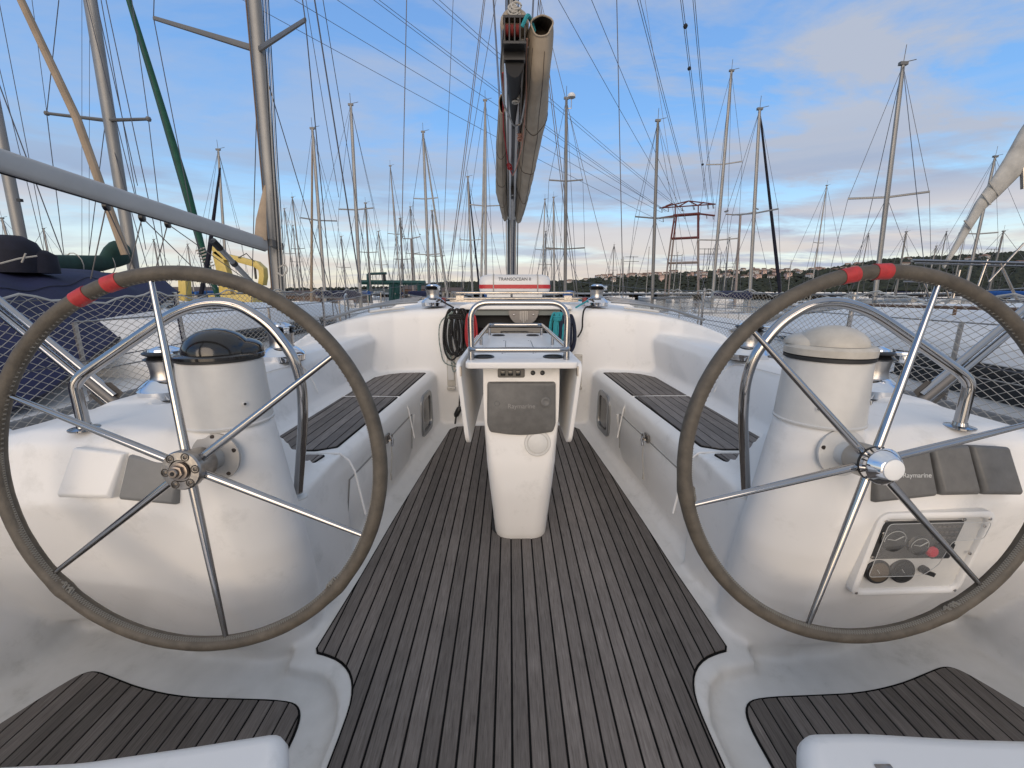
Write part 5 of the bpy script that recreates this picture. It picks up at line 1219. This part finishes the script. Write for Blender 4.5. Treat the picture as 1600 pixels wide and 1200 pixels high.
b = MB(); b.tube([v0, v1], .035, 10); b.build('vang_strut', ALU, t)
b = MB(); b.tube([v0, v0+(v1-v0)*.16], .045, 10); b.build('vang_end', BLACK, t); b = MB(); b.tube([v0+(v1-v0)*.45, v0+(v1-v0)*.5], .045, 10); b.build('vang_collar', BLACK, t)
for px, py, Y in ((166, 322, 4.55), (222, 340, 4.9), (262, 350, 5.15)):
    p = at(px, py, Y); b = MB(); b.lathe([(.02, -.022), (.045, -.018), (.045, .018), (.02, .022)], p, (1, .3, 0), 14); bk = b.build('boom_block', BLACK, t)
    b = MB(); b.tube([p, at(px-28, 455, Y+.3)], .006, 5); b.tube([p, at(px+60+(py-322)*3, 452, Y+1.5)], .006, 5); b.build('sheet_line', mat('grey line', (.22, .21, .20), .8), bk, smooth=False)
b = MB(); b.tube([at(407, 374, 6.3), at(408, 345, 6.3), at(414, 290, 6.4)], [.09, .075, .015], 8, rx=.35); b.build('folded_sail_corner', TANS, t)
for k in range(5):
    b = MB(); b.tube([at(404+k*2.2, -120, 6.45), at(424+k*2.4, 250, 6.45), at(437+k*2.6, 455, 6.45)], .006, 5); b.build('halyard', WIREL if k % 2 else BLKR, ms)
b = MB(); b.tube(fillet([at(436, 418, 6.3), at(446, 412, 6.3), at(450, 424, 6.3), at(441, 432, 6.3), at(434, 426, 6.3)], .08, 4), .012, 6); b.build('rope_hank', WIREL, ms)
b = MB()
for x, y, z in ((-2.62, 2.5, .44), (-2.6, 4.5, .45), (-2.65, 6.5, .48), (-2.9, 8.6, .55), (-3.3, 10.8, .6)): b.tube([(x, y, z), (x, y, z+.62)], .013, 6)
b.tube([(-2.62, 2.5, 1.06), (-2.6, 4.5, 1.07), (-2.65, 6.5, 1.10), (-2.9, 8.6, 1.17), (-3.3, 10.8, 1.22)], .006, 5); b.tube([(-2.62, 2.5, .76), (-2.6, 4.5, .77), (-2.65, 6.5, .80), (-2.9, 8.6, .87)], .005, 5)
b.build('guard_rail', STEELD, t)
b = MB(); b.tube(fillet([(-2.95, 7.5, .6), (-2.95, 7.5, 1.15), (-3.1, 8.0, 1.2), (-3.15, 8.2, .7)], .1, 4), .014, 8); b.build('granny_bar', STEEL, t)
rebase(t, (-4.1, 7, -1.25))
# second port neighbour under a navy tarp, with a long green boom cover and a tall mast
t = thing('tarped_yacht', 'yacht at the left edge under a big navy tarp, green cover along its boom', 'sailing boat')
b = MB(); secs = []
for y, xi, xo, z in ((-1, -3.1, -6.0, .5), (2, -3.05, -6.6, .5), (4, -3.3, -6.9, .55), (4.6, -3.6, -6.8, .6)): secs.append([(xi, y, z-.05), (xi, y, z-.5), (xi-.3, y, -1.4), (xo, y, -1.4), (xo, y, z-.05)])
def nav(t1, t2):
    """tarp surface: t1 along the boat, t2 from the near lower hem (0) over the ridge (1) and down (2)"""
    lo = [Vector((-3.02, -.6, .42)), Vector((-3.05, 1.6, .38)), Vector((-3.15, 2.75, .58)), Vector((-3.5, 3.6, .78)), Vector((-4.1, 4.8, 1.03)), Vector((-4.75, 6.1, 1.22))]
    ri = [Vector((-5.0, -.6, 1.45)), Vector((-5.0, 2.0, 1.45)), Vector((-5.1, 3.4, 1.46)), Vector((-5.3, 4.6, 1.50)), Vector((-5.6, 5.8, 1.50)), Vector((-5.9, 6.9, 1.42))]
    i = min(4, int(t1*5)); f = t1*5-i; a = lo[i].lerp(lo[i+1], f); c = ri[i].lerp(ri[i+1], f)
    if t2 <= 1: p = a.lerp(c, t2); p.z += .10*math.sin(math.pi*t2)+(.030*math.sin(t1*26+t2*3)+.016*math.sin(t1*61-t2*7))*math.sin(math.pi*t2)+.015*math.sin(t1*15+t2*9)
    else: d = c+(c-a)*.9; d.z = a.z; p = c.lerp(d, t2-1)
    return p
b = MB(); nI, nJ = 90, 24
b.v = [tuple(nav(i/nI, 2*j/nJ)) for i in range(nI+1) for j in range(nJ+1)]
b.f = [(i*(nJ+1)+j, (i+1)*(nJ+1)+j, (i+1)*(nJ+1)+j+1, i*(nJ+1)+j+1) for i in range(nI) for j in range(nJ)]
# give the cloth its thickness
o0 = len(b.v); b.v += [(x, y, z-.012) for x, y, z in b.v]; b.f += [tuple(q+o0 for q in f)[::-1] for f in b.f[:]]
tp = b.build('tarp', NAVY, t, angle=80)
b = MB(); b.tube([nav(i/nI, 0)+Vector((.005, 0, 0)) for i in range(nI+1)], .010, 5); b.tube([nav(.2+.8*i/nI, .55)+Vector((0, 0, .008)) for i in range(nI+1)], .004, 4); b.build('tarp_hem', NAVYD, tp)
b = MB(); hs = []
for y, xi, z in ((-1, -3.3, .40), (1.6, -3.3, .40), (3.2, -3.5, .44), (5, -4.3, .55), (6.6, -5.2, .68), (7.4, -6.0, .75)): hs.append([(xi, y, z), (xi-.05, y, z-.5), (xi-.4, y, -1.4), (-6.6, y, -1.4), (-6.8, y, z)])
b.loft(hs); b.build('hull', WHITE, t, angle=40)
A_, B__ = at(196, 416, 7.6), at(-40, 428, 4.6)
b = MB(); secs = []
for i in range(15):
    q = i/14; c = A_.lerp(B__, q); r_ = ipl(q, [0, .1, .2, .6, 1], [.20, .22, .12, .14, .17]); up_ = ipl(q, [0, .1, .22, 1], [.22, .20, .06, .05])
    secs.append([c+Vector((r_*.8*math.cos(a), 0, r_*math.sin(a)+up_)) for a in (2*math.pi*k/12 for k in range(12))])
b.loft(secs); bc = b.build('boom_cover', GREEN, t, angle=80)
for q in (.18, .45, .8):
    c = A_.lerp(B__, q); b = MB(); b.tube([c+Vector((.13*math.cos(a), 0, .17*math.sin(a)+.05)) for a in (2*math.pi*k/14 for k in range(14))], .007, 5, closed=True); b.build('tie', WIREL, bc)
f0, f1 = at(207, 410, 7.9), at(141, 0, 7.9); D = f1-f0
b = MB(); b.tube([f0-D*.25, f0+D*.5, f1+D*.9], .098, 14, rx=.75); ms = b.build('mast', ALUP, t)
s0 = at(165, 188, 7.9); sl_, sr_ = at(73, 177, 8.1), at(232, 186, 7.6)
for e in (sl_, sr_): b = MB(); b.tube([s0, e], [.03, .024], 8); b.lathe([(.03, -.03), (.04, 0), (.03, .03)], e, n=10); b.build('spreader', MASTD, ms)
for a_, c_ in ((sl_, at(105, 440, 8.2)), (sl_, at(92, 0, 8)), (sr_, at(262, 440, 7.6)), (sr_, at(206, 0, 7.8)), (f1+D*.9, at(330, 452, 9)), (f1+D*.9, at(262, 452, 6.5)), (s0, at(135, 430, 8)), (s0, at(238, 445, 7.6)), (at(150, 0, 7.8), at(215, 290, 7.8)), (at(158, 0, 7.8), at(228, 390, 7.8)), (at(130, -20, 7.8), at(212, 310, 7.8))):
    b = MB(); b.tube([a_, c_], .0065, 5); b.build('shroud', WIRE, ms)
b = MB(); b.tube([at(196, 398, 7.2), at(120, 185, 7.0), at(28, -10, 6.8), at(-20, -140, 6.7)], [.06, .055, .045, .04], 10); b.build('furled_sail', TANS, t)
q = [at(18, 378, 4.4), at(42, 386, 4.4), at(60, 402, 4.5)]
b = MB(); b.lathe([(.20, -.22), (.22, -.05), (.17, .08), (.08, .14)], q[0]+Vector((0, 0, -.08)), n=18); b.lathe([(.14, -.18), (.14, .0), (.07, .05)], q[2]+Vector((0, 0, .02)), n=16); b.tube([at(-40, 395, 4.3), at(20, 402, 4.4), at(64, 410, 4.6)], [.16, .15, .10], 12); b.build('dark_bundle', NAVYD, t, angle=80)
b = MB(); b.tube([at(0, 412, 4.1), at(30, 404, 4.2), at(58, 400, 4.3)], .008, 5); b.tube([at(40, 396, 4.15), at(34, 410, 4.15)], .008, 5); b.build('lashing', WIREL, t)
rebase(t, (-5, 4, -1.25))
# green furled headsail lashed at its foot, far left
t = thing('furled_headsail', 'dark green furled headsail lashed with white line at its foot', 'furled sail')
P = [at(198, -10, 11), at(250, 160, 11), at(292, 300, 11), at(318, 398, 11)]
b = MB(); b.tube(P, [.05, .075, .10, .075], 12); b.build('sail_roll', GRN2, t)
b = MB(); b.tube([at(318, 396, 11), at(340, 462, 11), at(344, 500, 11)], [.07, .06, .05], 10); b.build('sail_tail', GRN2, t)
b = MB()
for k in range(7): b.tube([at(311+k*2.4-5, 392+k*4.5, 10.85), at(311+k*2.4+9, 387+k*4.5, 10.85)], .018, 5)
b.build('lashing', WIREL, t); rebase(t, P[-1])
t = thing('neighbour_forestay', 'thin black furled stay crossing under the grey boom toward the excavator', 'furled sail')
b = MB(); b.tube([at(344, 262, 10.5), at(326, 400, 10.5), at(312, 470, 10.5)], [.02, .05, .05], 8); b.build('sail_roll', NAVYD, t); rebase(t, at(312, 470, 10.5))
t = thing('left_edge_mast', 'grey mast cut by the left picture edge, ending in a dark bundle', 'mast')
b = MB(); b.tube([at(38, 400, 6.6), at(12, 270, 6.6), at(-30, 60, 6.6)], .078, 12, rx=.8); b.build('mast_tube', ALUP, t)
b = MB(); b.obox(at(31, 313, 6.5), (1, 0, 0), (0, 0, 1), (0, 1, 0), .03, .02, .02); b.build('cleat', BLACK, t); rebase(t, at(38, 400, 6.6))
STL = ['thin wire from the upper left corner down over the navy tarp', 'thick wire leaving the left edge a third down, crossing the grey boom', 'upper thin wire leaving the left edge, ending above the dark bundle', 'short wire meeting the left tip of the second mast spreader', 'thick stay running down beside the pale mast with looped hose',
       'thin wire just right of the near mast spreader tip', 'nearly vertical thin wire between twin spreader mast and life raft', 'thin wire slanting down left from just left of the main boom', 'thin wire slanting down right beneath the sail bag mouth', 'thin wire slanting down toward the red pylon',
       'right one of two vertical wires crossing the tan furled sail', 'left one of two vertical wires crossing the tan furled sail']
# loose stays in the left part of the sky, each belongs to a boat out of view
for k, (a_, c_, Y, r_) in enumerate((((0, 10, 0), (85, 455, 0), 9, .006), ((0, 135, 0), (118, 452, 0), 9, .010), ((0, 110, 0), (70, 400, 0), 9, .006), ((50, 0, 0), (75, 190, 0), 9, .005), ((490, -10, 0), (560, 430, 0), 9, .014), ((478, 0, 0), (528, 300, 0), 9, .006),
                                          ((708, 0, 0), (690, 450, 0), 12, .007), ((775, 0, 0), (698, 440, 0), 12, .007), ((875, 120, 0), (960, 455, 0), 12, .007), ((1008, 0, 0), (1075, 440, 0), 30, .012), ((128, 0, 0), (128, 455, 0), 14, .006), ((140, 60, 0), (139, 455, 0), 14, .006))):
    t = thing('rigging_stay', STL[k], 'rigging wire', group='loose stays against the sky')
    A, C_ = at(a_[0], a_[1], Y), at(c_[0], c_[1], Y); b = MB(); b.tube([A+(A-C_)*.4, C_-(A-C_)*.03], r_, 5); b.build('wire', WIRE, t, smooth=False); rebase(t, C_)
# starboard neighbour
t = thing('neighbour_yacht', 'white yacht close on the right, dark window band along its cabin', 'sailing boat')
b = MB(); secs = []
for y, xi, xo, z in ((-2, 2.75, 5.9, .36), (1.5, 2.7, 6.2, .36), (5, 2.75, 6.2, .42), (8, 3.2, 5.8, .50), (11, 4.1, 5.0, .62), (12, 4.5, 4.6, .7)):
    secs.append([(xi, y, z), (xi, y, z-.5), (xi+.3, y, -1.4), (xo-.3, y, -1.4), (xo, y, z-.5), (xo, y, z), (xo-.06, y, z+.02), ((xi+xo)/2, y, z+.08), (xi+.06, y, z+.02)])
b.loft(secs); b.build('hull', WHITE, t, angle=40)
b = MB(); secs = []; sw2 = []
for y, xi, xo, z in ((-2, 3.05, 5.6, 1.06), (1.6, 3.05, 5.7, 1.10), (3.4, 3.1, 5.7, 1.10), (5.2, 3.3, 5.6, 1.02), (6.6, 3.6, 5.3, .84), (7.4, 3.9, 5.0, .5)):
    secs.append([(xi, y, .4), (xi+.03, y, z-.42 if z > .9 else z-.3), (xi+.14, y, z-.22), (xi+.6, y, z-.02), (xi+1.2, y, z+.05), (xo-1.2, y, z+.05), (xo-.2, y, z-.2), (xo, y, .4)])
b.loft(secs); b.build('cabin', WHITE, t, angle=45, bevel=.02)
b = MB(); b.loft([[(xi-.006, y, z0), (xi+.015, y, z1), (xi+.05, y, z1), (xi+.05, y, z0)] for y, xi, z0, z1 in ((-2, 3.05, .52, .72), (1.6, 3.05, .53, .75), (3.0, 3.09, .56, .78), (4.6, 3.235, .64, .74), (5.3, 3.325, .68, .69))]); b.build('window', GLASSK, t)
b = MB(); b.tube([(2.73, y, z) for y, z in ((-2, .40), (1.5, .40), (5, .46))], .025, 6); b.build('toe_rail', ALU, t)
b = MB(); b.tube([(3.55, 1, 1.13), (3.6, 4.5, 1.10)], .014, 8)
for y in (1, 2.2, 3.4, 4.5): b.tube([(3.57, y, 1.05), (3.57, y, 1.12)], .012, 6)
b.build('hand_rail', WOOD, t)
b = MB()
for x, y in ((2.8, .5), (2.78, 2.6), (2.85, 4.8), (3.2, 7.2), (4.0, 10)): b.tube([(x, y, .4), (x, y, 1.05)], .013, 6)
for h in (.33, .65): b.tube([(x, y, .4+h) for x, y in ((2.8, .5), (2.78, 2.6), (2.85, 4.8), (3.2, 7.2), (4.0, 10))], .005, 5)
b.build('guard_rail', STEELD, t)
rebase(t, (4.5, 3, -1.25))
# stern frame of steel tubes and a slack grey headsail, right edge
t = thing('stern_arch', 'frame of stainless tubes at the right edge behind the right wheel rim', 'steel frame')
for a_, c_, r_ in (((1425, 407), (1640, 412), .03), ((1430, 411), (1640, 417), .02), ((1543, 405), (1520, 470), .02), ((1562, 410), (1590, 470), .025), ((1500, 422), (1488, 470), .02), ((1412, 440), (1500, 441), .015), ((1442, 440), (1455, 468), .015), ((1470, 425), (1484, 470), .018), ((1530, 455), (1640, 448), .015), ((1545, 440), (1600, 380), .02)):
    b = MB(); b.tube([at(a_[0], a_[1], 9.5), at(c_[0], c_[1], 9.5)], r_, 8); b.build('tube', STEELD, t)
rebase(t, at(1520, 480, 9.5))
t = thing('furled_headsail', 'slack grey furled headsail running up out of the right edge of the picture', 'furled sail')
secs = []; P = [(1474, 418, .05), (1500, 375, .10), (1530, 322, .15), (1552, 296, .21), (1580, 262, .29), (1610, 225, .40), (1660, 165, .5)]
for i, (px, py, r_) in enumerate(P):
    c = at(px, py, 11); d = Vector((.72, 0, .69)); nn = Vector((.69, 0, -.72))
    secs.append([c+nn*r_*math.cos(a)*(1+.12*math.sin(a*3+i))+Vector((0, 1, 0))*r_*.5*math.sin(a) for a in (2*math.pi*k/16 for k in range(16))])
b = MB(); b.loft(secs); b.build('sail_roll', SAILG, t, angle=80)
for i, (px, py, r_) in enumerate(((1512, 352, .15), (1541, 312, .19), (1553, 296, .22))):
    c = at(px, py, 10.9); nn = Vector((.69, 0, -.72)); b = MB(); b.tube([c-nn*r_*1.05, c+nn*r_*1.05+Vector((0, 0, .03))], .02, 5); b.build('fold', SAILG, t)
b = MB(); b.tube([at(1598, 262, 10.9), at(1599, 295, 10.9)], .05, 8); b.build('sheet_block', STEELD, t); rebase(t, at(1474, 418, 11))
# ================================================================== boatyard machines, floodlights, pylons
t = thing('excavator', 'yellow excavator arm rising behind the near boats on the left', 'excavator')
Y = 24
def lim(pts, w_, nm, par, d_=.22):
    b = MB(); secs = []
    for i, (px, py, h_) in enumerate(pts):
        c = at(px, py, Y); j, k = max(0, i-1), min(len(pts)-1, i+1); d = (at(pts[k][0], pts[k][1], Y)-at(pts[j][0], pts[j][1], Y)).normalized(); nn = Vector((-d.z, 0, d.x))
        secs.append([c+nn*h_+Vector((0, -d_, 0)), c+nn*h_+Vector((0, d_, 0)), c-nn*h_+Vector((0, d_, 0)), c-nn*h_+Vector((0, -d_, 0))])
    b.loft(secs); return b.build(nm, YEL, par, bevel=.02, angle=30)
lim([(357, 470, .32), (352, 430, .30), (345, 405, .26), (338, 394, .12)], 0, 'main_boom', t)
lim([(333, 385, .05), (340, 393, .16), (352, 401, .17), (380, 407, .16), (402, 413, .17), (411, 421, .16), (412, 432, .14), (410, 445, .14)], 0, 'stick', t)
lim([(370, 452, .10), (378, 468, .12)], 0, 'brace', t)
lim([(290, 470, .22), (288, 430, .20)], 0, 'column', t)
b = MB(); b.tube([at(398, 415, Y), at(400, 436, Y)], .06, 8); b.tube([at(338, 400, Y), at(352, 425, Y), at(360, 450, Y)], .04, 6); b.tube([at(372, 403, Y-.3), at(385, 396, Y-.3), at(396, 408, Y-.3)], .03, 6); b.build('hydraulic_hose', BLACK, t)
c = at(375, 470, Y); b = MB(); b.box((c.x-1.2, Y-.8, -.2), (c.x+1.2, Y+1.2, c.z+.4)); b.build('cab', YEL, t, bevel=.05)
b = MB(); b.box((c.x-3.5, Y-1.2, -.8), (c.x+1.8, Y+1.6, -.2)); b.build('barge_base', MASTD, t); rebase(t, (c.x, Y, -.8))
t = thing('travelling_crane', 'dark green travelling boat crane over the sheds at centre left', 'crane'); Y = 42
for a_, c_, w_ in (((565, 441), (665, 442), .22), ((575, 428), (604, 427), .12), ((612, 444), (612, 470), .28), ((620, 444), (620, 470), .28), ((576, 428), (577, 470), .22), ((655, 442), (655, 470), .2)):
    b = MB(); b.tube([at(a_[0], a_[1], Y), at(c_[0], c_[1], Y)], w_, 4); b.build('beam', STEELG, t, smooth=False)
b = MB(); b.tube([at(600, 428, Y), at(601, 438, Y)], .15, 8); b.build('hook', BLACK, t)
rebase(t, at(615, 470, Y))
for k, (pxa, pya, pxb, pyb, Y, col_) in enumerate(((440, 458, 500, 466, 54, WOOD), (503, 459, 560, 467, 56, mat('rust sheet', (.13, .07, .05), .8, noise=(1, .3))), (628, 449, 662, 462, 80, mat('rust sheet', (.13, .07, .05), .8)), (690, 452, 720, 462, 80, CONC), (250, 452, 330, 462, 60, CONC), (100, 452, 200, 462, 62, WOOD))):
    A, B_ = at(pxa, pya, Y), at(pxb, pyb, Y)
    t = thing('boatyard_shed', ('low brown timber shed left of the green crane', 'low rusty sheet shed behind the pale mast', 'rust coloured shed right of the green crane', 'low grey shed left of the life raft', 'low grey shed behind the excavator', 'low brown shed behind the navy tarp')[k], 'shed')
    b = MB(); b.box((A.x, Y, -.2), (B_.x, Y+5, A.z-.35)); b.build('wall', col_, t, smooth=False)
    b = MB(); x0, x1, z_ = A.x-.2, B_.x+.2, A.z-.35; b.loft([[(x0, Y-.3, z_), (x0, Y+5.3, z_), (x0, Y+2.5, z_+.7)], [(x1, Y-.3, z_), (x1, Y+5.3, z_), (x1, Y+2.5, z_+.7)]]); b.build('roof', mat('dull brown roof', (.10, .07, .055), .85), t, smooth=False)
    b = MB(); b.box((A.x+.5, Y-.04, -.1), (A.x+1.6, Y-.002, A.z-.7)); b.build('door', DARK, t, smooth=False); rebase(t, (A.x, Y, -.2))
def floodlight(pb, pt_, heads, Y, lab):
    t = thing('floodlight_pole', lab, 'floodlight pole')
    A, B_ = at(*pb, Y), at(*pt_, Y); A = A-(B_-A)*((A.z+.2)/(B_.z-A.z))
    b = MB(); b.tube([A, B_], [.13, .09], 10); b.build('pole', PYW, t)
    H = [at(x, y, Y) for x, y in heads]; b = MB(); b.tube([H[0]-Vector((0, 0, .25)), B_, H[1]-Vector((0, 0, .25))], .05, 8); b.build('cross_arm', PYW, t)
    for i, h in enumerate(H):
        sgn = -1 if i == 0 else 1; k = (heads[1][0]-heads[0][0])/FPX*Y/7.2
        b = MB(); b.obox(h, (1, 0, -.35*sgn), (0, 1, .3), (.35*sgn, -.3, 1), .42*k, .3*k, .12*k); hd = b.build('lamp_head', MASTD, t, bevel=.03)
        b = MB(); b.obox(h-Vector((.35*sgn, -.3, 1)).normalized()*.125*k, (1, 0, -.35*sgn), (0, 1, .3), (.35*sgn, -.3, 1), .36*k, .25*k, .01); b.build('lens', mat('lamp glass', (.4, .4, .42), .15), hd)
    rebase(t, A)
floodlight((1149, 460), (1157, 336), [(1135, 330), (1182, 326)], 38, 'white floodlight pole with two lamp heads, right of the leaning pale mast')
floodlight((646, 455), (642, 373), [(630, 369), (656, 366)], 48, 'white floodlight pole with two lamp heads, above the left cabin top winch')
t = thing('power_pylon', 'tall red and white power pylon carrying lines toward the upper left', 'pylon'); Y = 150
def seg(a_, c_, m_, nm, w_=.38, n=4): b = MB(); b.tube([at(a_[0], a_[1], Y), at(c_[0], c_[1], Y)], w_, n); return b.build(nm, m_, t, smooth=False)
for (xt, xb, yo) in ((1054, 1038, 0), (1057, 1044, 2)):
    seg((xt, 338), ((xt*.66+xb*.34), 373), PYR, 'leg', .3); seg(((xt*.66+xb*.34), 373), ((xt*.34+xb*.66), 410), PYW, 'leg', .3); seg(((xt*.34+xb*.66), 410), (xb, 470), PYW, 'leg', .3)
seg((1091, 332), (1091, 373), PYR, 'leg', .42); seg((1091, 373), (1091, 470), PYW, 'leg', .42)
seg((1050, 373), (1091, 371), PYR, 'cross_beam', .42); seg((1045, 411), (1091, 410), PYW, 'cross_beam', .42); seg((1052, 337), (1094, 334), PYR, 'cross_beam', .5)
seg((1030, 341), (1055, 337), PYR, 'arm', .3); seg((1092, 334), (1117, 337), PYR, 'arm', .3)
for a_, c_ in (((1035, 324), (1076, 314)), ((1076, 314), (1118, 319)), ((1030, 325), (1118, 319)), ((1040, 322), (1050, 318)), ((1050, 318), (1060, 323)), ((1060, 323), (1076, 314)), ((1076, 314), (1090, 321)), ((1090, 321), (1100, 316))): seg(a_, c_, PYR, 'truss_bar', .2)
seg((1055, 322), (1055, 338), PYR, 'leg', .22); seg((1091, 320), (1091, 334), PYR, 'leg', .22)
ins_pts = [(1034, 326), (1044, 325), (1066, 324), (1084, 322), (1106, 321), (1114, 320), (1036, 341), (1070, 336), (1104, 336), (1114, 337)]
for k, (x, y) in enumerate(ins_pts): seg((x, y), (x+.6, y+6), MASTD, 'insulator', .13)
rebase(t, at(1070, 480, Y))
ends = [(1034, 332, 480, -2), (1040, 331, 600, -2), (1044, 331, 608, -2), (1066, 330, 690, -2), (1070, 330, 700, -2), (1036, 347, 350, -30), (1044, 331, 545, -2), (1066, 330, 930, -2), (1084, 328, 1000, -2), (1086, 328, 1004, -2), (1106, 327, 1066, -2), (1108, 327, 1069, -2), (1114, 326, 1085, -2), (1116, 326, 1088, -2), (1070, 342, 880, -2)]
ORD = ['first', 'second', 'third', 'fourth', 'fifth', 'sixth', 'seventh', 'eighth', 'ninth', 'tenth', 'eleventh', 'twelfth', 'thirteenth', 'fourteenth', 'fifteenth']
for k, (x0, y0, x1, y1) in enumerate(ends):
    t = thing('power_line', '%s power line from the left where they leave the top of the picture' % ORD[sorted(e[2] for e in ends).index(x1)], 'power line', group='power lines running to the pylon')
    A, B_ = at(x0, y0, 150), at(x1, y1, 52); C_ = B_+(B_-A)*.35; pts = []
    for i in range(25):
        q = i/24; p = A.lerp(C_, q); p.z -= 2.2*4*q*(1-q)*.5; pts.append(p)
    b = MB(); b.tube(pts, [.055*(1-.55*i/24) for i in range(25)], 4, cap=False); b.build('conductor', mat('conductor', (.09, .10, .13), .5), t, smooth=False); rebase(t, A)
for (px, py, Y), ml in zip(((1071, 41, 62), (1077, 107, 75), (1098, 257, 118)), ('highest and largest', 'middle', 'lowest and smallest')):
    t = thing('marker_ball', ml+' dark marker ball on the power lines right of centre', 'marker ball', group='marker balls on the power lines')
    p = at(px, py, Y); b = MB(); b.lathe([(.01, -.3), (.2, -.22), (.3, 0), (.2, .22), (.01, .3)], p, n=14); b.build('ball', DARK, t); rebase(t, p)
for k, (px, py, r, h_) in enumerate(((987, 404, 800, 12), (1056, 402, 800, 12), (1104, 392, 700, 16), (1113, 392, 720, 16), (1551, 392, 800, 10))):
    t = thing('hill_pylon', ('small pylon on the hill left of the red pylon', 'small pylon on the hill seen between the red pylon legs', 'small pylon on the crest right of the red pylon, nearer one', 'small pylon on the crest right of the red pylon, farther one', 'small pylon on the dark hill at the right')[k], 'pylon')
    T_ = at(px, py, 1); d = (T_-CAMP); d = d*(r/d.y); P_ = CAMP+d
    b = MB(); b.tube([P_-Vector((-3, 0, h_+14)), P_-Vector((-3, 0, -4))], .5, 4); b.tube([P_-Vector((3, 0, h_+14)), P_-Vector((3, 0, -4))], .5, 4); b.build('leg', MASTD, t, smooth=False)
    b = MB(); b.tube([P_+Vector((-12, 0, 3)), P_+Vector((12, 0, 3))], .45, 4); b.tube([P_+Vector((-14, 0, -5)), P_+Vector((14, 0, -5))], .45, 4); b.build('arm', MASTD, t, smooth=False); rebase(t, P_-Vector((0, 0, h_+14)))
